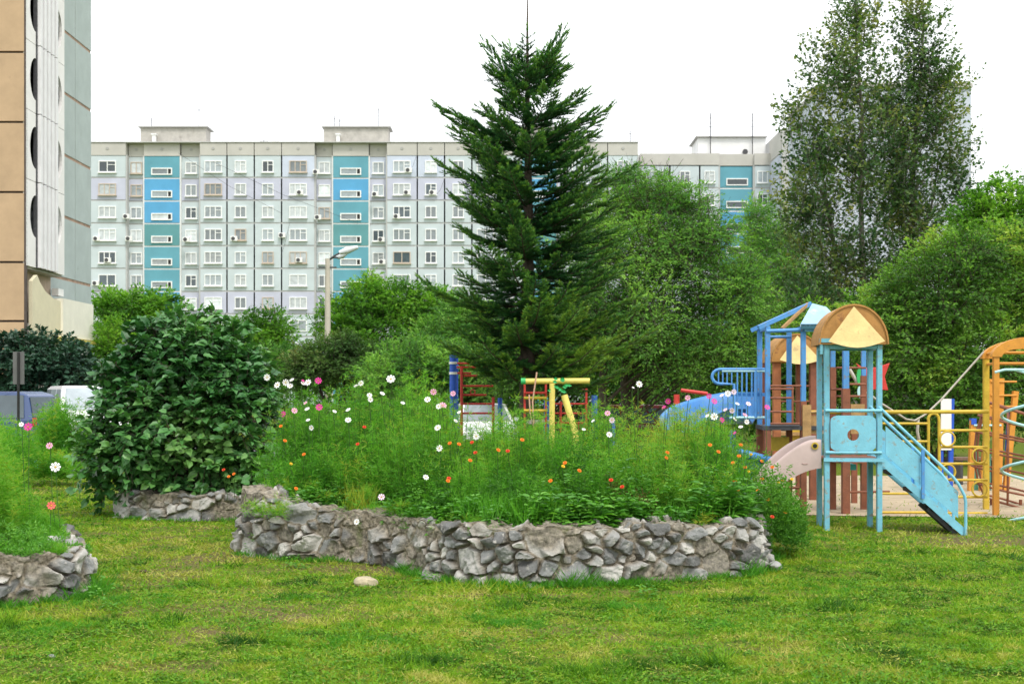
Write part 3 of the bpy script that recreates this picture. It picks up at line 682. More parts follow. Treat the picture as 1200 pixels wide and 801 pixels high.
# marigold plants spilling round the right end of the wall
n = 34; px = 878+60*rng.random(n); yy = 12.9+1.0*rng.random(n); x = (px-600)/FOC*yy; zt = EYE-(np.interp(px, [870,890,905,925,940], [520,528,545,572,600])-HORY)/FOC*yy
pm, tw, _ = feathery(np.stack([x, yy, zt], 1)[px < 936], 420, .050, .014, .17, np.full(n, .5)[px < 936]+.2*(rng.random((px < 936).sum())-.5), .04, kind='rhomb')
add_stuff('marigold_foliage', pm, MAT_MARI, 'marigold plants spilling round the right end of the long wall', 'flower foliage')
# loose plumes rising above the mass
x, y = scatter_in(poly1, 240, (-3.0, 2.6, 12.4, 15.8)); z = canopy1(x, y)*(1.02+.14*rng.random(len(x)))
pc, tw, _ = feathery(np.stack([x, y, z], 1), 130, .075, .0065, .11, .55+.25*rng.random(len(x)), .6)
add_stuff('cosmos_plumes', pc, MAT_COS, 'loose cosmos shoots rising above the mass of the big bed', 'flower foliage')

# left bed
TOP3X = [-200,-60,-20,-10,-2,8,18,32,54,82,110]; TOP3Y = [470,480,492,505,512,520,545,575,610,640,660]
FR3 = np.array([front_y(C3, p) for p in range(-300, 121, 5)])
def canopy3(x, y):
    px = 600+FOC*x/y; fy = np.interp(px, np.arange(-300, 121, 5), FR3); t = np.clip((y-fy-.1)/1.5, 0, 1)
    zt = EYE-(np.interp(px, TOP3X, TOP3Y)-HORY)/FOC*(fy+1.6); return .44+(zt-.44)*(1-(1-t)**1.8)
poly3 = [(p[0], p[1]) for p in ((C3[::10, :2]-C3[:, :2].mean(0))*.95+C3[:, :2].mean(0))]
x, y = scatter_in(poly3, 330, (-7.2, -3.5, 9.8, 13.0)); z = canopy3(x, y)*(.9+.16*rng.random(len(x)))
px = 600+FOC*x/y; k = px > -260; x, y, z, px = x[k], y[k], z[k], px[k]; fy = np.interp(px, np.arange(-300, 121, 5), FR3); P3 = np.stack([x, y, z], 1)
w = (y-fy < .8) & (rng.random(len(x)) < .75)
vb = .52+(fbm(x*1.3, y*1.3, 0, 93, 2)-.5)*.7
pc, tw, _ = feathery(P3[~w], 650, .085, .0075, .18, vb[~w], .36); add_stuff('cosmos_foliage', pc, MAT_COS, 'feathery cosmos foliage in the bed at the left edge', 'flower foliage')
pm, tw, _ = feathery(P3[w], 330, .050, .012, .18, vb[w], .36, kind='rhomb'); add_stuff('marigold_foliage', pm, MAT_WEED, 'dense low leafy plants behind the left stone wall', 'flower foliage')

# far clump with the blue log edging
x = X(72, 30)+.75*rng.normal(size=46)*.55; y = 30.4+rng.normal(size=46)*.35; sx = 600+FOC*x/y
z = EYE-(np.interp(sx, [35,50,65,80,95,110], [520,482,468,466,480,500])-HORY)/FOC*30*(.95+.1*rng.random(46)); k = (sx > 38) & (sx < 112)
pc, tw, _ = feathery(np.stack([x, y, z], 1)[k], 420, .16, .016, .30, None, .02); add_stuff('flower_clump', pc, MAT_COS, 'tall feathery flower clump behind the blue edging near the cars', 'flower foliage')
x = X(25, 24)+rng.normal(size=40)*.6; y = 24+rng.normal(size=40)*.5
z = EYE-(np.interp(600+FOC*x/y, [-30,0,15,30,50], [490,485,492,500,530])-HORY)/FOC*24*(.92+.1*rng.random(40))
pc, tw, _ = feathery(np.stack([x, y, z], 1), 420, .14, .013, .28, None, .02); add_stuff('flower_clump', pc, MAT_COS, 'tall green flower clump behind the left bed under the sign', 'flower foliage')

# ------------------------------------------------------------------ single blooms
M['pet_w'] = surf_mat('petal_white', (.86,.85,.83), .6, .04, 30); M['pet_p'] = surf_mat('petal_pink', (.78,.36,.52), .6, .15, 60)
M['pet_l'] = surf_mat('petal_pale_pink', (.82,.62,.70), .6, .1, 60); M['pet_m'] = surf_mat('petal_magenta', (.62,.025,.26), .6, .15, 60)
M['disc'] = surf_mat('flower_disc', (.62,.36,.02), .8, .2, 200); M['pet_o'] = surf_mat('petal_orange', (.80,.20,.01), .6, .2, 120); M['pet_r'] = surf_mat('petal_scarlet', (.62,.05,.01), .6, .2, 120)
M['pet_y'] = surf_mat('petal_yellow', (.80,.50,.02), .6, .2, 120); M['stem'] = surf_mat('stem_green', (.06,.15,.025), .6, .1, 20); M['pet_c'] = surf_mat('petal_coral', (.75,.10,.10), .6, .1, 60)
def petals_mesh(r, np_=8, cup=.12):
    vs, fs = [], []
    for i in range(np_):
        a = 2*PI*i/np_; w = .78*PI/np_; b = len(vs)
        for rr, ww, zz in ((.14, .35, 0), (.6, 1.0, cup*.6), (.92, .86, cup), (1.0, .45, cup*.8)):
            for s in (-1, 1): vs.append((math.cos(a+s*w*ww)*rr*r, math.sin(a+s*w*ww)*rr*r, zz*r+(.03*r if i % 2 else 0)))
        for k in range(3): fs.append((b+2*k, b+2*k+2, b+2*k+3, b+2*k+1))
    me = bpy.data.meshes.new('petals'); me.from_pydata(vs, [], fs); return me
def disc_mesh(r):
    vs = [(0, 0, r*.24)]+[(math.cos(2*PI*k/8)*r*q, math.sin(2*PI*k/8)*r*q, z*r) for q, z in ((.13, .2), (.2, .05)) for k in range(8)]
    fs = [(0, 1+k, 1+(k+1) % 8) for k in range(8)]+[(1+k, 9+k, 9+(k+1) % 8, 1+(k+1) % 8) for k in range(8)]
    me = bpy.data.meshes.new('disc'); me.from_pydata(vs, [], fs); return me
def pompon_mesh(r):
    vs, fs = [], []
    for ring, (n, tilt, ln) in enumerate(((11, .05, 1), (10, .5, .85), (8, .95, .65), (5, 1.3, .45))):
        for i in range(n):
            a = 2*PI*i/n+ring*.3; w = .30; b = len(vs); ct, st_ = math.cos(tilt), math.sin(tilt)
            for rr, s in ((.1, -.3), (.1, .3), (ln, w*1.2), (ln*1.04, 0), (ln, -w*1.2)):
                ux = rr*ct*r; z = rr*st_*r*.8; vs.append((math.cos(a)*ux-math.sin(a)*s*r*rr, math.sin(a)*ux+math.cos(a)*s*r*rr, z))
            fs.append(tuple(range(b, b+5)))
    me = bpy.data.meshes.new('petals'); me.from_pydata(vs, [], fs); return me
_ms = {}
def bloom(kind, pos, r, face, label, cat, group, foot_z, foot_y=None):
    """kind w/l/p/m cosmos colours, o/r/y marigold"""
    name = 'marigold' if kind in 'ory' else 'cosmos_flower'
    root = empty(name, pos, label, cat, group)
    q = Vector(face).to_track_quat('Z', 'Y') if True else None
    key = (kind, round(r, 3))
    if key not in _ms:
        me = pompon_mesh(r) if kind in 'ory' else petals_mesh(r)
        me.materials.append(M['pet_'+kind]); dm = None
        if kind not in 'ory': dm = disc_mesh(r); dm.materials.append(M['disc'])
        _ms[key] = (me, dm)
    me, dm = _ms[key]
    o = bpy.data.objects.new('petals', me); COL.objects.link(o); o.parent = root; o.rotation_mode = 'QUATERNION'; o.rotation_quaternion = q @ Vector((0, 0, 1)).to_track_quat('Z', 'Y')
    if dm:
        d = bpy.data.objects.new('disc', dm); COL.objects.link(d); d.parent = root; d.rotation_mode = 'QUATERNION'; d.rotation_quaternion = o.rotation_quaternion
    m = MB(); p = Vector(pos); f = Vector((p.x+random.uniform(-.05, .05), (foot_y or p.y+.12), foot_z)); n = q @ Vector((0, 0, 1))
    m.tube([p-n*.004, p-n*.03+Vector((0, 0, -.02)), p.lerp(f, .5)+Vector((0, -.02, 0)), f], .0035, 5); m.build('stem', M['stem'], root)
    return root
def ray_hit(px, py, canopy, y0, y1):
    ys = np.arange(y0, y1, .02); x = (px-600)/FOC*ys; z = EYE-(py-HORY)/FOC*ys; c = canopy(x, ys); h = np.where(z < c)[0]
    return (ys[h[0]] if len(h) else None)
COSMOS = [('w',458,444,12),('w',361,448,9),('w',335,448,9),('w',325,451,9),('w',340,452,8),('w',355,449,7),('w',342,445,7),('w',423,449,8),('w',417,452,6),('w',313,442,9),('w',433,463,8),('w',448,461,7),('w',434,468,8),
 ('m',373,446,9),('w',472,472,6),('m',374,477,10),('p',345,481,9),('m',332,485,9),('p',358,472,6),('w',360,479,7),('w',361,492,6),('w',365,501,8),('w',392,482,6),('w',408,480,7),('w',408,492,9),('m',355,446,5),
 ('p',508,459,9),('w',501,468,9),('p',519,475,10),('p',531,461,8),('w',514,476,8),('w',513,501,10),('w',515,525,9),('w',558,511,9),('w',499,559,9),('l',447,582,9),('w',418,611,8),('w',538,483,6),('w',534,493,6),
 ('w',749,450,9),('p',712,484,8),('l',717,492,8),('w',714,509,9),('w',695,493,6),('w',684,503,6),
 ('m',783,470,8),('m',778,477,7),('p',806,466,8),('m',831,464,8),('w',853,461,9),('l',846,463,7),('l',860,459,8),('m',837,470,9),('w',837,488,10),('w',829,487,6),('l',858,481,8),('w',864,473,7),('l',877,473,8),('m',846,492,8),('w',875,494,8),('m',899,477,8),('w',868,500,7),('p',873,486,7),('m',861,507,5),('w',742,454,4),('w',861,491,6),('l',850,480,6)]
CN = {'w': 'white', 'p': 'pink', 'l': 'pale pink', 'm': 'magenta'}
ORD = ['leftmost', 'second from the left', 'third from the left', 'fourth from the left', 'fifth from the left', 'sixth from the left', 'seventh from the left', 'eighth from the left', 'ninth from the left', 'tenth from the left', 'eleventh from the left', 'twelfth from the left', 'thirteenth from the left', 'fourteenth from the left', 'fifteenth from the left', 'sixteenth from the left', 'seventeenth from the left', 'eighteenth from the left', 'nineteenth from the left', 'twentieth from the left','21st from the left','22nd from the left','23rd from the left','24th from the left','25th from the left']
def zone(px):
    return 'at the left end of the big bed' if px < 400 else 'over the left middle of the big bed' if px < 540 else 'over the right middle of the big bed' if px < 765 else 'before the blue slide'
cnt = {}
for (k, px, py, s) in sorted(COSMOS, key=lambda c: c[1]):
    key = (zone(px), k); i = cnt.get(key, 0); cnt[key] = i+1
    yy = ray_hit(px, py, canopy1, 11.6, 16.5); fyy = front_y(C1, px)
    Y = (yy-.10) if yy else fyy+1.7
    pos = P(px, py, Y); r = s/2/FOC*Y*.86
    face = (random.uniform(-.5, .5), -1, random.uniform(-.1, .9)) if s > 7 else (random.uniform(-.8, .8), -.6, .9)
    lab = f'{CN[k]} cosmos bloom, {ORD[i]} {zone(px)}'.replace(' from the left', ' from left')
    bloom(k, pos, round(r*200)/200+.0, face, lab, 'flower', 'cosmos blooms over the big flower bed', max(pos.z-.75, .45), Y+.2)
MARI = [('o',334,516),('o',329,499),('o',356,532),('y',341,543),('r',419,520),('r',427,500),('o',527,519),('r',553,518),('o',538,520),('r',557,530),('o',551,539),('r',526,560),('o',525,563),('o',347,572),('o',584,527),('r',595,528),('o',662,542),('y',660,546),('o',679,551),('o',645,563),('o',612,515),
 ('o',782,530),('o',781,536),('o',842,529),('o',859,542),('o',873,547),('y',877,552),('o',866,534),('o',861,563),('o',864,574),('o',878,570),('o',893,561),('y',912,565),('o',917,563),('o',900,585),('o',910,590),('r',905,605),('o',920,600),('y',928,561),('o',905,547),('o',893,540),('o',832,521),('y',880,532),('o',868,521),('r',729,570),('o',274,555),('r',262,550),('o',268,558),('o',850,580),('o',888,575),('y',906,568),('r',716,562)]
cnt = {}; KN = {'o': 'orange', 'r': 'rusty red', 'y': 'yellow orange'}
def zone2(px): return 'low in the left part of the big bed' if px < 500 else 'in the middle of the big bed' if px < 700 else 'before the blue slide' if px < 870 else 'by the pink elephant slide'
for (k, px, py) in sorted(MARI, key=lambda c: c[1]):
    key = (zone2(px), k); i = cnt.get(key, 0); cnt[key] = i+1
    yy = ray_hit(px, py, canopy1, 11.6, 16.5); Y = (yy-.07) if yy else front_y(C1, min(px, 890))+1.2
    pos = P(px, py, Y)
    bloom(k, pos, .020 if k != 'y' else .017, (random.uniform(-.5, .5), -.8, .8), f'{KN[k]} marigold, {ORD[i]} {zone2(px)}'.replace(' from the left', ' from left'), 'flower', 'marigolds in the big flower bed', max(pos.z-.3, .05), Y+.15)
for (k, px, py, s, lab) in [('m',33,500,10,'crimson pink cosmos bloom nearest to the car over the left bed'),('p',58,522,8,'pink cosmos bloom above the white one over the left bed'),('w',65,547,12,'white cosmos bloom in front of the blue log edging'),('c',60,592,10,'coral red bloom low on the left bed, above the stone wall'),('w',25,497,6,'tiny white cosmos bloom over the left bed')]:
    Y = 11.6 if k != 'c' else 11.0; bloom(k, P(px, py, Y), s/2/FOC*Y, (random.uniform(-.3, .5), -1, .4), lab, 'flower', 'blooms over the left flower bed', .36, Y+.05)
# ------------------------------------------------------------------ panel buildings
def set_frame(m, x0, x1, z0, z1, y, w, dep):
    m.bx(x0-w, x0, y-dep, y+.1, z0-w, z1+w); m.bx(x1, x1+w, y-dep, y+.1, z0-w, z1+w)
    m.bx(x0, x1, y-dep, y+.1, z1, z1+w); m.bx(x0, x1, y-dep, y+.1, z0-w, z0)
PC = {}
def pmat(n, c): PC[n] = surf_mat('panel_'+n, c, .85, .09, .35, .1, 8, wear=tuple(q*.72 for q in c), wearscale=.5, wearamt=.34)
pmat('green', (.51,.575,.60)); pmat('lilac', (.49,.505,.61)); pmat('lilacblue', (.52,.57,.68)); pmat('teal', (.12,.33,.41)); pmat('blue', (.10,.34,.58)); pmat('dteal', (.11,.29,.31))
pmat('parapet', (.48,.465,.43)); pmat('seam', (.46,.46,.455)); pmat('whiteb', (.72,.72,.71)); pmat('pale', (.50,.54,.62)); pmat('core', (.38,.375,.36))  # panel and seam tones lightened and greyed to imitate distance haze
ORDER = ['green','lilac','lilacblue','teal','blue','dteal','parapet','whiteb','pale','seam','core']; PM = [PC[n] for n in ORDER]; PI_ = {n: i for i, n in enumerate(ORDER)}
def panes_of(y0):  # choice of glazing
    return random.choices(['panew', 'paned', 'panec'], [.42, .10, .48])[0]
def window(root, Y, x0, x1, z0, z1, split, name='window'):
    """frame proud of the panel, mullions, glass set behind them"""
    m = MB(); set_frame(m, x0, x1, z0, z1, Y-.05, .11, .08)
    n = split; wd = (x1-x0)
    for s_ in n: m.bx(x0+wd*s_-.05, x0+wd*s_+.05, Y-.11, Y+.03, z0, z1)
    if random.random() < .45: m.bx(x0+wd*(n[-1] if n else 0)+.05, x1, Y-.11, Y+.03, z0+(z1-z0)*.66, z0+(z1-z0)*.66+.07)
    m.bx(x0-.2, x1+.2, Y-.30, Y-.02, z0-.22, z0-.14)
    w = m.build(name, M['framew'] if random.random() < .08 else M['frame'], root)
    g = MB(); g.bx(x0, x1, Y-.06, Y-.02, z0, z1); g.build('pane', M[panes_of(0)], w)
def aircon(root, Y, x, z):
    m = MB(); m.bx(x-.42, x+.42, Y-.5, Y-.15, z-.3, z+.3); o = m.build('air_conditioner', M['white'], root, bevel=.03)
    g = MB(); g.tube([(x-.1, Y-.505, z), (x-.1, Y-.53, z)], .24, 14); g.build('fan_grille', M['dark'], o)

def far_block():
    Y = 160.0; sc = FOC/Y; fl = 26.6/sc
    root = empty('apartment_building', (X(420, Y), Y, 0), 'long pale green and lilac panel apartment building with blue stairwell strips, behind the trees', 'building')
    x_ = lambda p: X(p, Y); z_ = lambda p: Z(p, Y)
    edges = [104,148,167,210,234,266,298,330,369,389,432,453,489,521,553,585,611,653,676,712,748]
    stair = {167, 389, 611}; jog = {148: .9, 167: .5, 210: .9, 369: .9, 389: .5, 432: .9, 234: 0, 266: 0, 298: 0, 330: 0, 453: 0, 611: .5}
    cols = {104: 'w', 148: 'n', 210: 'n', 234: 'w', 266: 'n', 298: 'n', 330: 'w', 369: 'n', 432: 'n', 453: 'w', 489: 'n', 521: 'n', 553: 'w', 585: 'n', 653: 'n', 676: 'w', 712: 'n'}
    y_top = 181.5; m = MB()
    core = MB(); core.bx(x_(102), x_(748), Y+1.2, Y+13, 0, z_(167)); core.build('core_wall', PC['core'], root)
    rows = 12
    for i in range(len(edges)-1):
        a, b = edges[i], edges[i+1]; yo = Y+jog.get(a, 0)
        for r in range(rows):
            t = y_top+r*26.6; z1 = z_(t+.9); z0 = z_(t+26.6-.9)
            if z1 < .5: break
            z0 = max(z0, 0)
            if a in stair: c = ['teal', 'blue', 'blue' if a < 300 else 'teal', 'dteal', 'teal', 'teal'][r] if r < 6 else ['blue', 'teal'][r % 2]
            else: c = 'lilac' if r in (1, 6, 9) else 'green'
            if r == 0 and a in (330, 432, 453, 489): c = 'lilacblue'
            m.bx(x_(a)+.09, x_(b)-.09, yo-.02, Y+1.4, z0, z1, PI_[c])
            m.bx(x_(a), x_(b), yo+.05, Y+1.3, z_(t+26.6+.9), z_(t+26.6-.9), PI_['whiteb' if a in stair else 'seam'])
        for e in (a, b): m.bx(x_(e)-.09, x_(e)+.09, yo+.06, Y+1.3, 0, z_(y_top), PI_['whiteb' if (a in stair) else 'seam'])
        m.bx(x_(a)+.05, x_(b)-.05, yo-.08, Y+1.5, z_(y_top+.6), z_(167.5), PI_['parapet'])
        m.tube([(x_((a+b)/2), yo-.1, z_(174)), (x_((a+b)/2), yo-.14, z_(174))], .18, 8, PI_['core'])
    m.bx(x_(104), x_(748), Y-.2, Y+13, z_(167.2), z_(166.2), PI_['seam'])
    m.build('panel_wall', PM, root)
    many = MB(); glz = MB()
    for a, k in cols.items():
        i = edges.index(a); b = edges[i+1]; c = (a+b)/2; yo = Y+jog.get(a, 0)-.02
        for r in range(rows):
            t = y_top+r*26.6
            if t > 420: break
            hw = 9.2 if k == 'w' else 5.7
            x0, x1, z1, z0 = x_(c-hw), x_(c+hw), z_(t+8), z_(t+19.5)
            if r < 7 and a < 553: window(root, yo, x0, x1, z0, z1, [.31, .64] if k == 'w' and random.random() < .8 else [.5])
            else:
                set_frame(many, x0, x1, z0, z1, yo-.05, .11, .08); many.bx((x0+x1)/2-.05, (x0+x1)/2+.05, yo-.11, yo+.03, z0, z1); glz.bx(x0, x1, yo-.06, yo-.02, z0, z1)
    for a in stair:
        for r in range(6 if a < 600 else 3):
            t = y_top+r*26.6; c = a+21; x0, x1 = x_(c-10.5), x_(c+11.5)
            s = MB(); set_frame(s, x0, x1, z_(t+21.5), z_(t+15.8), Y+.42, .14, .09); s.bx(x0+(x1-x0)*.82-.05, x0+(x1-x0)*.82+.05, Y+.35, Y+.5, z_(t+21.5), z_(t+15.8)); w = s.build('stairwell_window', M['frame'], root)
            g = MB(); g.bx(x0, x0+(x1-x0)*.82-.05, Y+.40, Y+.46, z_(t+21.5), z_(t+15.8)); g.build('pane', M['panec' if random.random() < .5 else 'panew'], w)
            g = MB(); g.bx(x0+(x1-x0)*.82+.05, x1, Y+.41, Y+.46, z_(t+21.5), z_(t+15.8)); g.build('opening', M['black'], w)
    o = many.build('hidden_window', M['frame'], root); tag(o, kind='stuff'); g = glz.build('hidden_pane', M['panew'], root); tag(g, kind='stuff')
    for (px, py) in [(114,280),(149,254),(152,280),(127,305),(113,332),(219,281),(275,280),(331,276),(351,305),(352,226),(373,255),(371,202),(479,200),(477,226),(440,228),(465,254),(447,281),(448,307),(507,226)]:
        aircon(root, Y, x_(px), z_(py))
    # rooftop machine rooms
    for a, b in ((158, 236), (376, 453), (598, 668)):
        p = MB(); p.bx(x_(a), x_(b), Y+2.4, Y+5, z_(167), z_(145)); 
        for q in (a+10, b-16): p.bx(x_(q), x_(q)+.12, Y+2.37, Y+2.42, z_(166), z_(146))
        pr = p.build('machine_room', M['concrete'], root)
        rf = MB(); rf.bx(x_(a-2), x_(b+3), Y+2.1, Y+5.4, z_(144.9), z_(143.6)); rf.build('roof_slab', PC['core'], pr)
        ch = MB(); ch.bx(x_(a+16), x_(a+20), Y+1.6, Y+2.1, z_(168), z_(155)); ch.bx(x_(a+15), x_(a+21), Y+1.5, Y+2.2, z_(155), z_(153.5)); ch.build('vent_pipe', M['white'], pr)
    for a, b, t in ((288, 322, 165), (504, 548, 162.5), (724, 745, 163)):
        q = MB(); q.bx(x_(a), x_(b), Y+3, Y+7, z_(t+1), z_(t-.5)); q.bx(x_(a+4), x_(b-4), Y+3.5, Y+6, z_(167), z_(t+1)); q.build('roof_hatch', M['dark'], root)
    an = MB()
    for px, t in ((167,130),(224,118),(302,155),(393,131),(440,118),(742,146),(387,128)):
        an.tube([(x_(px), Y+4, z_(168)), (x_(px), Y+4, z_(t))], .05, 5); an.bar((x_(px)-.5, Y+4, z_(t+3)), (x_(px)+.5, Y+4, z_(t+3)), .04)
    o = an.build('antenna', M['dark'], root); tag(o, kind='stuff')
    d = MB(); d.tube([(x_(314), Y+5, z_(165)), (x_(314), Y+5, z_(158))], .08, 6); d.tube([(x_(314), Y+4.8, z_(158)), (x_(314.6), Y+4.6, z_(157.6))], .55, 12); d.build('satellite_dish', M['white'], root)
    # sloping cables along the facade
    cb = MB()
    for (a, b, c, d_) in ((210,180,330,250),(250,190,420,262),(340,262,330,300),(488,184,480,200),(521,210,512,228)):
        cb.tube([(x_(a), Y-.4, z_(b)), (x_((a+c)/2), Y-.5, z_((b+d_)/2+4)), (x_(c), Y-.4, z_(d_))], .018, 4)
    o = cb.build('facade_cable', M['dark'], root); tag(o, kind='stuff')
far_block()

def right_block():
    Y = 166.0; x_ = lambda p: X(p, Y); z_ = lambda p: Z(p, Y); root = empty('apartment_building', (X(830, Y), Y, 0), 'lower far panel building with a white rooftop machine room, right of the tall fir', 'building')
    edges = [750,785,820,843,884,903]; m = MB(); y_top = 193.5
    c = MB(); c.bx(x_(751), x_(903), Y+1, Y+12, 0, z_(180)); c.build('core_wall', PC['core'], root)
    for i in range(5):
        a, b = edges[i], edges[i+1]; st_ = a == 843; yo = Y+(.5 if st_ else 0)
        for r in range(11):
            t = y_top+r*26.6; z1 = z_(t+.9); z0 = max(z_(t+25.7), 0)
            m.bx(x_(a)+.1, x_(b)-.1, yo, Y+1.2, z0, z1, PI_['teal' if st_ and r % 3 != 2 else 'blue' if st_ else ('lilac' if r == 2 else 'green')])
            m.bx(x_(a), x_(b), yo+.05, Y+1.1, z_(t+27.5), z_(t+25.7), PI_['whiteb' if st_ else 'seam'])
        for e in (a, b): m.bx(x_(e)-.15, x_(e)+.1, yo+.06, Y+1.2, 0, z_(y_top), PI_['whiteb' if st_ else 'seam'])
        m.bx(x_(a), x_(b), yo-.1, Y+1.2, z_(y_top), z_(180 if a != 785 else 180), PI_['parapet'])
    # wing turning towards the camera
    m.bx(x_(903), x_(960), Y-7, Y+10, 0, z_(164), PI_['seam']); 
    for r in range(12): m.bx(x_(903)-.06, x_(903)+.05, Y-6.8, Y+.4, z_(164+(r+1)*26.6-1), z_(164+r*26.6+1), PI_['pale' if r else 'parapet'])
    m.build('panel_wall', PM, root)
    for a, k in ((750, 'w'), (785, 'n'), (820, 'n'), (884, 'n')):
        b = edges[edges.index(a)+1]; c_ = (a+b)/2; hw = 9 if k == 'w' else 5.2
        for r in range(5):
            t = y_top+r*26.6; window(root, Y, x_(c_-hw), x_(c_+hw), z_(t+20), z_(t+8), [.5])
    for r in range(4):
        t = y_top+r*26.6; s = MB(); set_frame(s, x_(853), x_(876), z_(t+22), z_(t+16), Y+.46, .14, .09); w = s.build('stairwell_window', M['frame'], root); g = MB(); g.bx(x_(853), x_(876), Y+.45, Y+.49, z_(t+22), z_(t+16)); g.build('pane', M['paned'], w)
    p = MB(); p.bx(x_(822), x_(903), Y+3, Y+9, z_(181), z_(156)); 
    pr = p.build('machine_room', PC['whiteb'], root); rf = MB(); rf.bx(x_(819), x_(904), Y+2.6, Y+9.4, z_(155.8), z_(154.6)); rf.build('roof_slab', PC['core'], pr)
    rg = MB(); rg.tube([(x_(878), Y+2.95, z_(173)), (x_(878), Y+2.8, z_(173))], .35, 12); rg.build('round_vent', M['dark'], pr)
    for px, t in ((836, 128), (886, 128)):
        an = MB(); an.tube([(x_(px), Y+2.5, z_(181)), (x_(px), Y+2.5, z_(t))], .07, 5); an.bar((x_(px)-.5, Y+2.5, z_(t+16)), (x_(px)+.5, Y+2.5, z_(t+16)), .05); an.build('antenna', M['dark'], root)
right_block()

def gable_block():
    Y = 112.0; x_ = lambda p: X(p, Y); z_ = lambda p: Z(p, Y); root = empty('apartment_building', (X(1050, Y), Y, 0), 'pale blue end wall of a tall building showing through the thin poplars', 'building')
    m = MB(); m.bx(x_(964), x_(1138), Y, Y+14, 0, z_(103), PI_['pale'])
    for t in range(125, 460, 38): m.bx(x_(964)-.02, x_(1138)+.02, Y-.03, Y+14.02, z_(t)-.05, z_(t)+.05, PI_['seam'])
    for p in (1000, 1045, 1092): m.bx(x_(p)-.05, x_(p)+.05, Y-.035, Y, 0, z_(103), PI_['seam'])
    m.bx(x_(962), x_(1139), Y-.2, Y+14.2, z_(103), z_(98), PI_['parapet']); m.build('panel_wall', PM, root)
    for k, t in enumerate((120, 146)):
        b = MB(); b.bx(x_(1138), x_(1141), Y+2, Y+5, z_(t+22), z_(t)); b.build('balcony', M['roof_brown'], root)
gable_block()

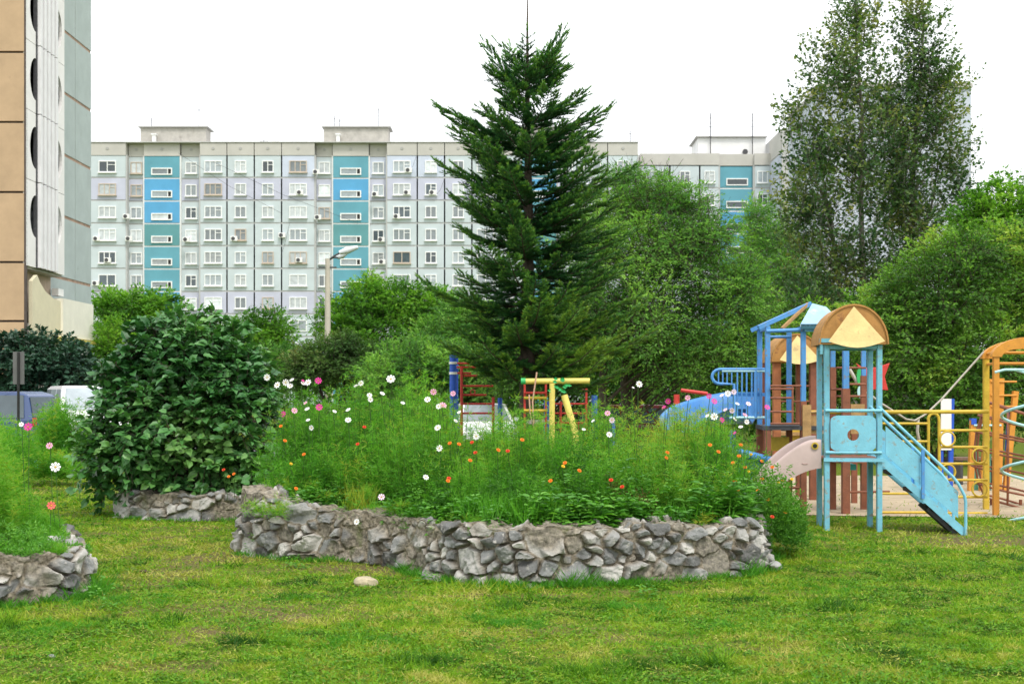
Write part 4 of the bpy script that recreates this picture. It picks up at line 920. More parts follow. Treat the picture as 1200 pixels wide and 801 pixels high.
# ------------------------------------------------------------------ near tan building at the left edge
def near_block():
    root = empty('apartment_building', (-19.5, 51.2, 0), 'tall tan and white panel building cut by the left edge of the photo', 'building')
    tan = surf_mat('panel_tan', (.47,.33,.20), .85, .12, .8, .15, 12, wear=(.34,.24,.15), wearscale=1.5, wearamt=.33)
    seam = surf_mat('seam_dark', (.10,.08,.07), .9, .2, 3); wht = surf_mat('loggia_white', (.80,.78,.76), .75, .06, 1.2, .1, 10, wear=(.62,.60,.56), wearscale=1.5, wearamt=.35)
    wht2 = surf_mat('rib_white', (.78,.77,.78), .7, .06, 2); grn = surf_mat('panel_grey_green', (.40,.46,.45), .85, .08, 1, .3, 14, wear=(.33,.38,.36), wearscale=1.3, wearamt=.36)
    rust = surf_mat('rusty_joint', (.40,.27,.20), .9, .3, 3); cream = surf_mat('cream_plaster', (.68,.62,.44), .85, .07, 1.5, .1, 10); cream2 = surf_mat('cream_plaster_light', (.80,.77,.66), .85, .06, 1.5, .1, 10)
    Y0 = 51.2; x0 = X(28, Y0); pitch = 82/FOC*Y0; zt = 36.0
    # tan front, one panel per storey
    core = MB(); core.bx(x0-9, x0-.06, Y0+.12, Y0+.22, 0, zt); core.bx(x0-9, x0-1.6, Y0+.4, Y0+8, 0, zt); core.build('core_wall', seam, root)
    m = MB(); k = 0; zz = Z(386, Y0)-pitch*0
    seams = [Z(61+82*i, Y0) for i in range(-6, 4)]+[Z(376, Y0)]; seams = sorted(seams)
    lows = [0]+seams; 
    for a, b in zip(lows, lows[1:]+[zt]):
        for xa, xb in ((x0-9, x0-4.2), (x0-4.14, x0-.0)): m.bx(xa, xb, Y0, Y0+.2, a+.045, b-.045)
    m.build('tan_panel_wall', tan, root)
    ed = MB(); ed.bx(x0, x0+.05, Y0+.02, Y0+.24, Z(395, Y0), zt); ed.build('corner_joint', seam, root)
    # loggia wall facing right: plane x = x0, Y from Y1 to Y2
    def YofX(px, xc): return xc*FOC/(px-600)
    xw = x0+.05; Y1 = YofX(30.5, xw); Ya, Yb = YofX(42, xw), YofX(65, xw); Y2 = YofX(75.5, xw)
    zb = Z(316, YofX(50, xw)); fl = 2.8; cz = [Z(172, YofX(39, xw))+fl*j for j in range(-1, 8)]
    def panel_with_cut(ya, yb, cut_side, z0, z1, zc, rz, ry):
        """white panel in the YZ plane with a half-round opening on one side, 10 cm thick"""
        n = 14; pts = []
        if cut_side > 0:    # opening at the yb side
            pts = [(ya, z0), (yb, z0)]+[(yb-ry*math.sin(PI*i/n), zc-rz*math.cos(PI*i/n)) for i in range(n+1)]+[(yb, z1), (ya, z1)]
        else:
            pts = [(yb, z1), (ya, z1)]+[(ya+ry*math.sin(PI*i/n), zc+rz*math.cos(PI*i/n)) for i in range(n+1)]+[(ya, z0), (yb, z0)]
        return [(xw, p, q) for p, q in pts]
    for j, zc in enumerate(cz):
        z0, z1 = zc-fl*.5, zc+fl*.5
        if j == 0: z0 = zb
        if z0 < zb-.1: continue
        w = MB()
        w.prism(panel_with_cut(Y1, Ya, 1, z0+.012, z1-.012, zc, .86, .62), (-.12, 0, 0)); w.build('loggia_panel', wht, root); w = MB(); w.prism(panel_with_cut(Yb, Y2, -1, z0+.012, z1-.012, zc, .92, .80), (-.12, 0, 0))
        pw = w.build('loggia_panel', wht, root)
        b = MB(); b.bx(xw-1.2, xw-.35, Y1+.1, Y2-.1, z0+.1, z1-.1); b.build('loggia_shade_glazing', M['panec'] if j == 0 else M['black'], pw)  # solid black stands in for loggia shade; lowest storey shows pale glazing
        b = MB(); b.bx(xw-1.2, xw-.13, Y2-.12, Y2-.02, z0+.1, z1-.1); b.build('loggia_shade_end_wall', M['panec'] if j == 0 else M['black'], pw)  # black end paints the interior shade, except on the lowest storey
        r = MB()
        for q in range(5):
            a = lerp(Ya, Yb, q/5); r.bx(xw-.02, xw+.16, a+.10, lerp(Ya, Yb, (q+1)/5)-.10, z0+.02, z1-.02)
        bk = MB(); bk.bx(xw-.1, xw+.04, Ya, Yb, z0+.02, z1-.02); bk.build('screen_backing', M['dark'], pw)
        r.build('ribbed_screen', wht2, root)
        s = MB(); s.bx(xw-.6, xw-.13, Y1, Y2, z0-.08, z0+.08); s.build('floor_slab', M['concrete'], pw)
    # receding grey green wall with windows hidden in the depth
    xg = X(75, 58.3); Yg0, Yg1 = Y2-.6, YofX(106.8, xg)
    g = MB(); tops = [Z(36+72.6*i, 58.3) for i in range(-6, 6)]; tops = sorted(tops)
    for a, b in zip([Z(372, 58.3)]+[q for q in tops if q > Z(330, 58.3)], [q for q in tops if q > Z(330, 58.3)]+[zt]):
        for ya, yb in ((Yg0, lerp(58.3, Yg1, .40)-.03), (lerp(58.3, Yg1, .40)+.03, Yg1)): g.bx(xg-4, xg, ya, yb, a+.07, b-.07)
    g.build('grey_green_wall', grn, root)
    h = MB()
    for t in tops:
        if t > Z(330, 58.3): h.bx(xg-3.9, xg-.03, Yg0, Yg1-.02, t-.07, t+.07)
    h.bx(xg-3.9, xg-.04, Yg0+.1, Yg1-.03, 0, zt); h.build('rusty_joint', rust, root)
    # ground-floor entrance block
    yb0, yb1 = Y0+.5, YofX(109.5, x0+.25); zl = Z(402, 56)
    e = MB(); e.bx(xw-3, x0+.02, yb0, yb1-2.0, 0, Z(382, 54)); e.build('base_wall', M['concrete'], root)
    e = MB(); ya, yc = yb0, YofX(71, x0+.15); n = 10; zc_ = Z(330, Y0); R_ = 1.6
    pts = [(ya, Z(398, ya)), (yc, Z(398, ya)), (yc, Z(353, yc))]+[(yc-1.3+1.3*math.cos(PI/2*i/n)-.0, zc_-.4-R_*.75*math.sin(PI/2*i/n)+.0) for i in range(0)]+[(yc-.9, Z(351, yc)), (yc-1.8, Z(345, yc)), (yc-2.4, Z(336, yc)), (yc-2.7, Z(329, yc)), (ya, Z(329, ya))]
    e.prism([(x0+.15, p, q) for p, q in pts], (-.15, 0, 0)); e.build('porch_panel', cream, root)
    e = MB(); e.bx(x0-.1, x0+.25, yc+.01, yb1, Z(399, yb1), Z(357, yb1)); e.build('porch_parapet', cream2, root)
    e = MB(); e.bx(x0-.2, x0+.35, yc-1, yb1+.1, Z(403.5, yb1), Z(400, yb1)); e.build('porch_ledge', M['yellow2'], root)
    e = MB(); e.bx(xg-1, x0+.05, yb1-1.2, yb1-.2, 0, Z(404.5, yb1)); e.build('porch_pier', M['white'], root)
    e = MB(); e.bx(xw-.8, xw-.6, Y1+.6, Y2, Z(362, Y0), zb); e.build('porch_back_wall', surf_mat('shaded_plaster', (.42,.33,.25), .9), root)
    e = MB(); e.bx(xw-.5, xw-.2, YofX(74, xw), YofX(80, xw), Z(350, 57.5), Z(342, 57.5)); e.build('air_conditioner', M['white'], root)
near_block()

# ------------------------------------------------------------------ street lamp
def lamp():
    Y = 58.0; x = X(384, Y); root = empty('street_lamp', (x, Y, 0), 'tall concrete street lamp with two curved arms among the trees', 'street lamp')
    m = MB(); m.tube([(x, Y, 0), (x, Y, Z(303, Y))], [.17, .11], 10); m.build('pole', surf_mat('lamp_concrete', (.50,.46,.38), .9, .12, 3), root)
    for dx, hx, hy, tilt in ((1, 399, 296, 3.0), (-1, 392, 298.5, 1.5)):
        a = MB(); y2 = Y+(0 if dx > 0 else 1.2)
        a.tube([(x, Y, Z(314, Y)), (x+.02, Y, Z(305, Y)), (lerp(x, X(hx, Y), .5), lerp(Y, y2, .5), Z(300, Y)), (X(hx, Y), y2, Z(hy, Y))], .045, 6); ar = a.build('arm', M['dark'], root)
        h = MB(); L_ = .85 if dx > 0 else .45
        h.tube([(X(hx, Y)-.05, y2, Z(hy, Y)), (X(hx, Y)+L_*.4, y2, Z(hy, Y)+.12), (X(hx, Y)+L_*.93, y2, Z(hy, Y)+.25)], [.09, .17, .08], 8); h.build('lamp_head', surf_mat('lamp_head', (.7,.73,.75), .35, .05, metal=.0), ar)
    b = MB(); b.bx(x-.4, x+.4, Y-.05, Y+.05, Z(314, Y), Z(312.5, Y)); b.build('crossarm', M['dark'], root)
lamp()

# ------------------------------------------------------------------ sign seen from behind, blue log edging
root = empty('road_sign', (*G(22, 555)[:2], 0), 'small grey rectangular sign on a dark post before the blue car', 'sign')
Ys = G(22, 555).y; s = MB(); s.bx(X(15.5, Ys), X(28.5, Ys), Ys-.02, Ys+.01, Z(450, Ys), Z(412, Ys)); pl = s.build('sign_plate', surf_mat('sign_grey', (.13,.13,.13), .6, .1, 3), root)
s = MB(); s.tube([(X(22.5, Ys), Ys-.045, 0), (X(22.5, Ys), Ys-.045, Z(412.5, Ys))], .03, 8); s.build('post', M['black'], root)
for k, (a, b, y, c, lab) in enumerate([(40, 86, 29.2, 'bluep', 'long pale blue painted log edging the flower clump by the cars'), (86, 112, 31.2, 'royal', 'short darker blue log edging at the edge of the big bush')]):
    m = MB(); m.tube([(X(a, y), y, .09), (X(b, y), y, .09)], .12, 10); o = m.build('edging_log', surf_mat('log_blue', (.10,.28,.55) if k == 0 else (.05,.12,.5), .6, .15, 6, wear=(.35,.42,.45), wearscale=9, wearamt=.38), None); tag(o, lab, 'edging log')

# ------------------------------------------------------------------ cars
def car(name, label, loc, rz, paint, L_=4.2, Wd=1.75, H_=1.5, kind='sedan', glass='panew'):
    root = empty(name, loc, label, 'car', 'cars parked behind the garden'); R3 = Matrix.Rotation(rz, 4, 'Z'); T = Matrix.Translation(Vector(loc)) @ R3
    tf = lambda p: T @ Vector(p)
    l = L_/2; belt = H_*.60
    if kind == 'van': prof = [(-l,.35),(-l*.99,belt),(-l*.93,H_*.97),(-l*.75,H_),(l*.30,H_),(l*.62,belt+.05),(l*.92,belt-.18),(l,.62),(l*.98,.35)]; g0, g1 = 2, 5
    elif kind == 'suv': prof = [(-l,.35),(-l*.99,belt),(-l*.90,H_*.95),(-l*.75,H_),(l*.12,H_),(l*.42,belt+.02),(l*.88,belt-.12),(l,.65),(l*.98,.35)]; g0, g1 = 2, 5
    else: prof = [(-l,.35),(-l*.98,belt-.05),(-l*.72,belt),(-l*.42,H_),(l*.08,H_),(l*.42,belt),(l*.90,belt-.14),(l,.58),(l*.98,.35)]; g0, g1 = 3, 5
    hw = Wd/2
    def yw(z): return hw*(1-.20*max(0, (z-belt)/(H_-belt))) if z > belt else hw*(.97+.03*min(1, (z-.35)/.3))
    b = MB(); rows = []
    for s_ in (-1, -.92, .92, 1):
        rows.append([tf((x*(1 if abs(s_) < 1 else .985), s_*yw(z), z-(0 if abs(s_) < 1 else .02))) for x, z in prof])
    b.grid(rows, sm=False); b.add(rows[0], [tuple(range(len(prof)))]); b.add(rows[-1], [tuple(range(len(prof)))[::-1]]); b.add(rows[0]+rows[-1], [(0, 8, 17, 9)])
    body = b.build('body', paint, root, bevel=.05)
    # side windows
    xr0 = prof[2][0] if kind != 'sedan' else prof[2][0]; gm = M[glass]
    top = H_-.10; zb = belt+.03
    xa0 = -l*.90 if kind != 'sedan' else -l*.62; xa1 = -l*.86 if kind != 'sedan' else -l*.42; xe1 = (.30 if kind == 'van' else .12 if kind == 'suv' else .06)*l; xe0 = (.58 if kind == 'van' else .39)*l
    for s_ in (-1, 1):
        cuts = [(0, .33), (.36, .68), (.71, 1)] if kind != 'sedan' else [(0, .48), (.52, 1)]
        for c0, c1 in cuts:
            w = MB(); q = [(lerp(xa0, xe0, c0), zb), (lerp(xa0, xe0, c1), zb), (lerp(xa1, xe1, c1), top), (lerp(xa1, xe1, c0), top)]
            w.prism([tf((x, s_*(yw(z)+.004), z)) for x, z in q], (T.to_3x3() @ Vector((0, s_*.01, 0)))); w.build('side_window', gm, root)
    def pane(p0, p1, nm):
        (xa, za), (xb, zb_) = p0, p1; dz = Vector((-(zb_-za), 0, xb-xa)); dz = dz if dz.z > 0 else -dz; dz.normalize()
        w = MB(); w.prism([tf(Vector((lerp(xa, xb, t), s_*(yw(lerp(za, zb_, t))-.10), lerp(za, zb_, t)))+dz*.012) for t, s_ in ((.06, -1), (.06, 1), (.9, 1), (.9, -1))], T.to_3x3() @ (dz*.012)); w.build(nm, gm, root)
    i = 4; pane(prof[5], prof[4], 'windscreen'); pane(prof[1 if kind != 'sedan' else 2], prof[2 if kind != 'sedan' else 3], 'rear_window')
    for sx in (-1, 1):
        for s_ in (-1, 1):
            cx = sx*l*.62; w = MB(); w.tube([tf((cx, s_*(hw-.20), .32)), tf((cx, s_*(hw+.012), .32))], .32, 20); ty = w.build('tyre', M['black'], root)
            w = MB(); w.tube([tf((cx, s_*(hw+.012), .32)), tf((cx, s_*(hw+.03), .32))], .19, 16); w.build('rim', M['concrete'], ty)
    for s_ in (-1, 1):
        w = MB(); w.box(tf((l*.95, s_*hw*.72, .66)), (.12, .34, .15), [T.to_3x3() @ Vector(v) for v in ((1,0,0),(0,1,0),(0,0,1))]); w.build('headlight', M['panec'], root, bevel=.02)
        w = MB(); w.box(tf((-l*.985, s_*hw*.80, belt-.08)), (.07, .22, .22), [T.to_3x3() @ Vector(v) for v in ((1,0,0),(0,1,0),(0,0,1))]); w.build('tail_light', M['red'], root, bevel=.02)
        w = MB(); w.box(tf((xe0-.05, s_*(hw+.09), zb+.06)), (.08, .16, .13), [T.to_3x3() @ Vector(v) for v in ((1,0,0),(0,1,0),(0,0,1))]); w.build('mirror', paint, root, bevel=.02)
    return root
pb = surf_mat('car_paint_blue', (.05,.085,.20), .25, .05, 2, spec=.7); pw = surf_mat('car_paint_white', (.80,.80,.80), .25, .03, 2, spec=.7); pr = surf_mat('car_paint_maroon', (.12,.015,.02), .25, .05, 2, spec=.7)
car('parked_car', 'blue grey car behind the small sign post', (X(-32, 34), 34, 0), math.radians(172), pb, 4.3, 1.75, 1.78, 'suv', 'paned')
car('parked_car', 'white minivan half hidden by the big dark bush', (X(98, 37.5), 37.5, 0), math.radians(-62), pw, 4.4, 1.75, 1.95, 'van')
car('parked_car', 'white sedan glimpsed behind the red climbing ladder', (X(566, 40), 40, 0), math.radians(-82), pw, 4.4, 1.7, 1.42, 'sedan')
car('parked_car', 'dark maroon car glimpsed left of the blue slide', (X(765, 38), 38, 0), math.radians(4), pr, 4.3, 1.7, 1.40, 'suv', 'paned')
# ------------------------------------------------------------------ playground: front tower in pale blue
def arch_roof(root, L, a0, a1, b0, b1, z, h, roofpanel=True, pale_left=False):
    """barrel of bent plywood with half-round end boards, a pale triangular board leaning on the front one"""
    ca = (a0+a1)/2; r = (a1-a0)/2; n = 20
    arc = lambda s=1., dz=0: [(ca+r*s*math.cos(PI*i/n), z+dz+h*s*math.sin(PI*i/n)) for i in range(n+1)]
    m = MB(); m.prism([L(a, b0, q) for a, q in arc()], L(0, b0+.03, 0)-L(0, b0, 0)); e = m.build('roof_end_board', M['roof_brown'], root)
    m = MB(); m.prism([L(a, b1, q) for a, q in arc()], L(0, b1-.03, 0)-L(0, b1, 0)); m.build('roof_end_board', M['roof_brown'], root)
    m = MB(); o, q = arc(1.0), arc(.955)
    for i in range(n):
        ring = [L(o[i][0], b0-.02, o[i][1]), L(o[i+1][0], b0-.02, o[i+1][1]), L(q[i+1][0], b0-.02, q[i+1][1]), L(q[i][0], b0-.02, q[i][1])]
        m.prism(ring, L(0, b1+.02, 0)-L(0, b0-.02, 0))
    m.build('roof_shell', M['roof_brown'], root)
    # pale triangle with a bowed lower edge
    ax, az = ca-.02*r, z+h*.93; lx, rx = ca-r*.80, ca+r*.80; zb = z+h*.06; k = 8
    bot = [(lerp(lx, rx, i/k), zb-.10*h*math.sin(PI*i/k)*1.6) for i in range(k+1)]
    f = lambda a, zz, e_=0: L(a, b0-.045-.16*(1-(zz-zb)/(az-zb))**1.3*1-e_, zz)
    tri = [f(ax, az)]+[f(a, q_) for a, q_ in bot]; off = L(0, -.012, 0)-L(0, 0, 0)
    m = MB(); m.prism(tri, off); m.build('pale_gable_board', M['roof_pale'], root)
    # curved rib outlining its left side
    m = MB()
    return e

def front_tower():
    th = math.radians(6); o = Vector((3.92, 15.95, 0)); ex = Vector((math.cos(th), -math.sin(th), 0)); ey = Vector((math.sin(th), math.cos(th), 0))
    L = lambda a, b, z: o+ex*a+ey*b+Vector((0, 0, z))
    root = empty('slide_tower', o, 'pale blue play tower with ochre arched roof, ramp slide and pink elephant slide', 'play tower')
    S = .64; zt = 2.32; PL = .90
    for a, b in ((0, 0), (S, 0), (0, .66), (S, .66)):
        m = MB(); m.bar(L(a, b, -.05), L(a, b, zt), .064); m.build('post', M['post_sky'], root, bevel=.006)
    m = MB()
    for a0, b0, a1, b1 in ((0,0,S,0),(0,.66,S,.66),(0,0,0,.66),(S,0,S,.66)): m.bar(L(a0, b0, zt-.02), L(a1, b1, zt-.02), .05, .07)
    m.build('top_frame', M['post_sky'], root)
    m = MB(); m.box(L(S/2, .34, PL), (S+.02, .74, .025), (ex, ey, Vector((0,0,1))))
    pf = m.build('platform', M['brown'], root); m = MB(); m.box(L(S/2, -.045, PL-.01), (S+.08, .03, .045), (ex, ey, Vector((0,0,1)))); m.build('platform_beam', M['sky2'], root)
    for zz in (1.50, .98):
        m = MB(); m.tube([L(-.02, -.055, zz), L(S+.02, -.055, zz)], .020, 8); m.build('rail', M['sky2'], root)
    # guard board with a round hole
    m = MB(); ca, cz, hw, hh, ch = S*.5-.005, 1.22, .275, .22, .055; n = 48
    outer = []
    for i in range(n):
        t = 2*PI*i/n+PI/n; c, s_ = math.cos(t), math.sin(t); k = min(hw/abs(c) if abs(c) > 1e-6 else 9, hh/abs(s_) if abs(s_) > 1e-6 else 9); p = [c*k, s_*k]
        ex_ = abs(p[0])/hw+abs(p[1])/hh
        lim = 1.80
        if ex_ > lim: p = [p[0]*lim/ex_, p[1]*lim/ex_]
        outer.append((ca+p[0], cz+p[1]))
    inner = [(ca+.0+.072*math.cos(2*PI*i/n+PI/n), cz-.02+.072*math.sin(2*PI*i/n+PI/n)) for i in range(n)]
    vs = [L(a, -.065, z) for a, z in outer]+[L(a, -.065, z) for a, z in inner]+[L(a, -.040, z) for a, z in outer]+[L(a, -.040, z) for a, z in inner]
    fs = []
    for i in range(n):
        j = (i+1) % n; fs += [(i, j, n+j, n+i), (2*n+i, 3*n+i, 3*n+j, 2*n+j), (i, 2*n+i, 2*n+j, j), (n+i, n+j, 3*n+j, 3*n+i)]
    m.add(vs, fs); m.build('guard_board', M['sky2'], root)
    arch_roof(root, L, -.10, S+.105, -.07, .74, zt+.0, .50)
    m = MB(); m.tube([L(-.07, -.05, zt-.12), L(-.07, -.05, zt+.12)], .02, 6); m.bar(L(-.10, -.07, zt+.05), L(.06, -.07, zt+.05), .02, .05); m.build('roof_bracket', M['post_sky'], root)
    # ramp slide going right
    dx, dz = .98, -.87; st_ = L(S+.02, 0, PL+.02)
    def Q(t, b, up): return L(S+.02+dx*t, b, PL+.02+dz*t+up)
    for b in (.02, .56):
        sgn = -1 if b < .3 else 1; off = L(0, sgn*.03, 0)-L(0, 0, 0)
        m = MB(); m.prism([Q(-.02, b, -.09), Q(1.03, b, -.09), Q(1.03, b, .03), Q(-.02, b, .03)], off); m.build('ramp_stringer', M['sky2'], root)
        for t0, t1 in ((.06, .49), (.53, .95)):
            m = MB(); m.prism([Q(t0, b, .085), Q(t1, b, .085), Q(t1, b, .44-.03*(t0 > .5)), Q(t0, b, .44)], off*.6); m.build('side_board', M['sky2'], root)
        bb = b+sgn*.045
        m = MB(); m.tube([Q(-.03, bb, .60), Q(.45, bb, .565), Q(.88, bb, .53), Q(.95, bb, .50), L(S+.02+dx*1.02, bb, .46), L(S+.02+dx*1.035, bb, .38), L(S+.02+dx*1.035, bb, -.03)], .019, 8); m.build('handrail', M['sky2'], root)
        m = MB(); m.bar(Q(.51, bb-.01, -.06), Q(.51, bb-.01, .54), .035); m.build('rail_post', M['post_blue'], root)
    m = MB(); m.prism([Q(0, .05, -.01), Q(1.02, .05, -.01), Q(1.02, .53, -.01), Q(0, .53, -.01)], Vector((0, 0, -.02))); m.build('slide_deck', M['sky2'], root)
    for t in (.15, .4, .65, .88):
        m = MB(); m.bar(Q(t, .05, -.07), Q(t, .53, -.07), .05, .05); m.build('cross_bearer', M['black'], root)
    m = MB(); m.bar(Q(.6, .1, -.12), Q(1.0, .12, -.13), .06, .05); m.bar(Q(.55, .35, -.12), Q(1.0, .35, -.13), .06, .05); m.build('deck_beam', M['dark'], root)
    # pink elephant slide going left
    n = 16; path = []
    for i in range(n+1):
        t = i/n; a = -.06-1.15*t; z = .90-.93*t**1.7 if t < .85 else .90-.93*(.85**1.7)-.05*(t-.85)
        path.append((a, z))
    def wall(b0, b1, tops):
        m = MB(); up = [(path[i][0], path[i][1]+tops(i/n)) for i in range(n+1)]; lo = [(path[i][0], path[i][1]-.12) for i in range(n+1)]
        rows = []
        for (a, z), (a2, z2) in zip(up, lo):
            rows.append([L(a2, b0, z2), L(a, b0, z-.04), L(a, lerp(b0, b1, .15), z-.01), L(a, (b0+b1)/2, z), L(a, lerp(b0, b1, .85), z-.01), L(a, b1, z-.04), L(a2, b1, z2), L(a2, b0, z2)])
        m.grid(rows); m.add(rows[0][:7], [tuple(range(7))]); m.add(rows[-1][:7], [tuple(range(7))[::-1]]); return m.build('slide_wall', M['pink'], root)
    head = lambda t: .24+.02*math.sin(min(t, .2)*8)-.12*max(0, t-.15) if t < .75 else .24-.072-.08*(t-.75)
    wall(.03, .10, head); wall(.55, .63, lambda t: .27+.05*math.sin(PI*min(1, t*1.2))-.10*t)
    m = MB(); m.grid([[L(a, b, z-.02-.03*math.sin(PI*(b-.06)/.5)) for b in np.linspace(.06, .6, 7)] for a, z in path]); m.build('slide_bed', M['pink'], root, solid=.02)
    m = MB(); m.tube([L(-.14, .022, 1.06), L(-.14, .012, 1.06)], .045, 16); eye = m.build('elephant_eye', M['yellow'], root)
    m = MB(); m.tube([L(-.14, .011, 1.06), L(-.14, .004, 1.06)], .027, 14); m.build('pupil', M['black'], eye)
    m = MB(); m.tube([L(-.26+.05*math.cos(q), .026, .86+.03*math.sin(q)) for q in np.linspace(PI*1.2, PI*1.7, 7)], .004, 5); m.build('elephant_mouth', surf_mat('mouth_line', (.4,.25,.22), .6), root)
    m = MB(); m.tube([L(-.95, .3, -.05), L(-.95, .3, .2)], .03, 8); m.build('slide_support', M['pink'], root)
front_tower()

def mid_tower():
    o = P(899.5, 0, 18.2); o.z = 0
    th = math.radians(4); ex = Vector((math.cos(th), -math.sin(th), 0)); ey = Vector((math.sin(th), math.cos(th), 0)); L = lambda a, b, z: o+ex*a+ey*b+Vector((0, 0, z)); U = Vector((0, 0, 1)); k = FOC/18.2
    z = lambda py: Z(py, 18.2)
    root = empty('play_tower', o, 'blue post play tower with a half blue pitched roof, barred rail and curving blue slide', 'play tower')
    W_, D_ = .50, .75
    for a, b in ((0, 0), (W_, 0), (-.02, D_), (W_-.09, D_)):
        m = MB(); m.bar(L(a, b, z(470) if a > .3 and b < .1 else z(500)), L(a, b, z(382)), .068); m.build('upper_post', M['post_blue'], root, bevel=.006)
        m = MB(); m.bar(L(a, b, -.05), L(a, b, z(470) if a > .3 and b < .1 else z(500)), .085); m.build('lower_post', M['brown'], root, bevel=.006)
    m = MB(); m.tube([L(-.02, -.03, z(388)), L(W_, -.03, z(386.5))], .028, 8); m.tube([L(.05, D_*.6, z(393)), L(W_-.1, D_*.6, z(393))], .022, 8); m.bar(L(0, 0, z(384)), L(0, D_, z(384)), .05); m.bar(L(W_, 0, z(384)), L(W_, D_, z(384)), .05); m.build('top_frame', M['post_blue'], root)
    # pitched roof: left side only the rafters, right side boarded
    ap = (.66, .35, z(354)); 
    for b in (-.08, D_): 
        m = MB(); m.bar(L(-.14, b, z(384)), L(ap[0], ap[1], ap[2]), .05, .06); m.build('rafter', M['post_blue'], root)
    m = MB(); m.bar(L(.20, -.02, z(385)), L(ap[0]-.04, ap[1]-.02, ap[2]+.0), .04, .04); m.build('rafter', M['wood'], root)
    pale = surf_mat('roof_sheet_blue', (.30,.48,.64), .5, .12, 5, wear=(.46,.56,.62), wearscale=8, wearamt=.44)
    m = MB(); m.prism([L(W_-.06, -.12, z(381)), L(W_+.52, -.12, z(379)), L(ap[0]+.22, ap[1]-.02, z(358)), L(ap[0]+.02, ap[1]-.02, z(353.5))], (0, .0, -.03)); m.build('roof_panel', pale, root)
    m = MB(); m.prism([L(W_+.52, -.12, z(379)), L(W_+.50, .85, z(379)), L(ap[0]+.05, ap[1]+.3, z(353.5)), L(ap[0]+.22, ap[1]-.02, z(358))], (0, 0, -.03)); m.build('roof_panel', pale, root)
    m = MB(); m.bar(L(W_-.05, -.10, z(383)), L(W_+.52, -.10, z(383)), .04, .07); m.bar(L(W_, -.10, z(387)), L(W_+.50, -.06, z(387)), .03, .05); m.build('eaves_board', surf_mat('eaves_dark', (.03,.12,.16), .6), root)
    # platform, rungs
    m = MB(); m.box(L(W_/2+.1, D_/2, z(501)), (W_+.35, D_+.1, .06), (ex, ey, U)); m.build('platform', M['dark'], root)
    for py, a1 in ((452, .46), (455.5, .36), (466, .36), (482, .36), (496, .44)):
        m = MB(); m.tube([L(.03, -.07, z(py)), L(a1, -.07, z(py))], .018, 6); m.build('rung', M['brown'], root)
    m = MB(); m.bar(L(.34, -.07, z(497)), L(.34, -.07, z(452)), .025); m.build('ladder_upright', M['brown'], root)
    for py in (571, 586, 601):
        m = MB(); m.tube([L(-.0, 0, z(py)), L(W_, 0, z(py))], .02, 6); m.build('rung', M['brown'], root)
    m = MB(); m.bar(L(.10, .4, z(521)), L(.36, .4, z(521)), .03, .20); m.build('step_board', M['yellow'], root)
    m = MB(); m.bar(L(W_+.04, -.05, z(512)), L(W_+.04, -.05, z(474)), .12, .05); m.bar(L(W_+.04, .0, z(497)), L(W_+.36, .0, z(497)), .05, .26); m.tube([L(W_, -.04, z(484)), L(W_+.3, -.04, z(481))], .02, 6); m.build('landing_board', M['wood'], root)
    # barred rail: long hairpin with balusters
    yb = .30
    def R_(px, py): return P(px, py, 18.4)
    m = MB(); m.tube([R_(898, 432.5), R_(846, 432.5)]+[R_(844+9.5*math.cos(t), 441+8.5*math.sin(t)) for t in np.linspace(-PI/2-.1, -3*PI/2, 9)]+[R_(846, 449.5), R_(860, 450), R_(861, 488)], .022, 8); rail = m.build('hairpin_rail', M['post_blue'], root)
    m = MB(); m.tube([R_(898, 434.5), R_(846, 434.5)], .02, 8); m.tube([R_(855, 489), R_(898, 489)], .02, 8); m.build('rail_bar', M['aqua'], root)
    for px in (842, 847, 852, 857.5): m = MB(); m.tube([R_(px, 434), R_(px, 449)], .011, 6); m.build('baluster', M['post_blue'], root)
    for px in (864, 869.5, 875, 881, 885.5, 891): m = MB(); m.tube([R_(px, 434), R_(px, 489)], .013 if px != 885.5 else .028, 6); m.build('baluster', M['post_blue'], root)
    # curving blue slide: trough following a falling arc
    c = P(862, 0, 18.6); c.z = 0; n = 40; rows = []; r0 = 1.03
    for i in range(n+1):
        t = i/n; ang = math.radians(62+230*t)          # leaves the tower at the back, swings round to the left and forward
        zz = 1.32-1.05*max(0, t-.12)**1.1; p = lambda r, h: c+Vector((math.cos(ang)*r, math.sin(ang)*r*.95, zz+h))
        rows.append([p(r0*.50, .16), p(r0*.52, .17), p(r0*.55, .12), p(r0*.60, .02), p(r0*.76, -.05), p(r0*.90, .02), p(r0*.98, .16), p(r0*1.0, .37), p(r0*1.03, .40), p(r0*1.06, .37), p(r0*1.05, .30)])
    m = MB(); m.grid(rows); m.build('curved_slide', M['bluep'], root, solid=.03)
    m = MB(); m.tube([L(-.45, .45, -.05), L(-.45, .45, z(505))], .05, 10); m.build('slide_column', M['royal'], root)
    m = MB(); m.bar(P(856, 462, 18.6), P(898, 462, 18.4), .05, .05); m.build('slide_mouth', M['bluep'], root)
mid_tower()

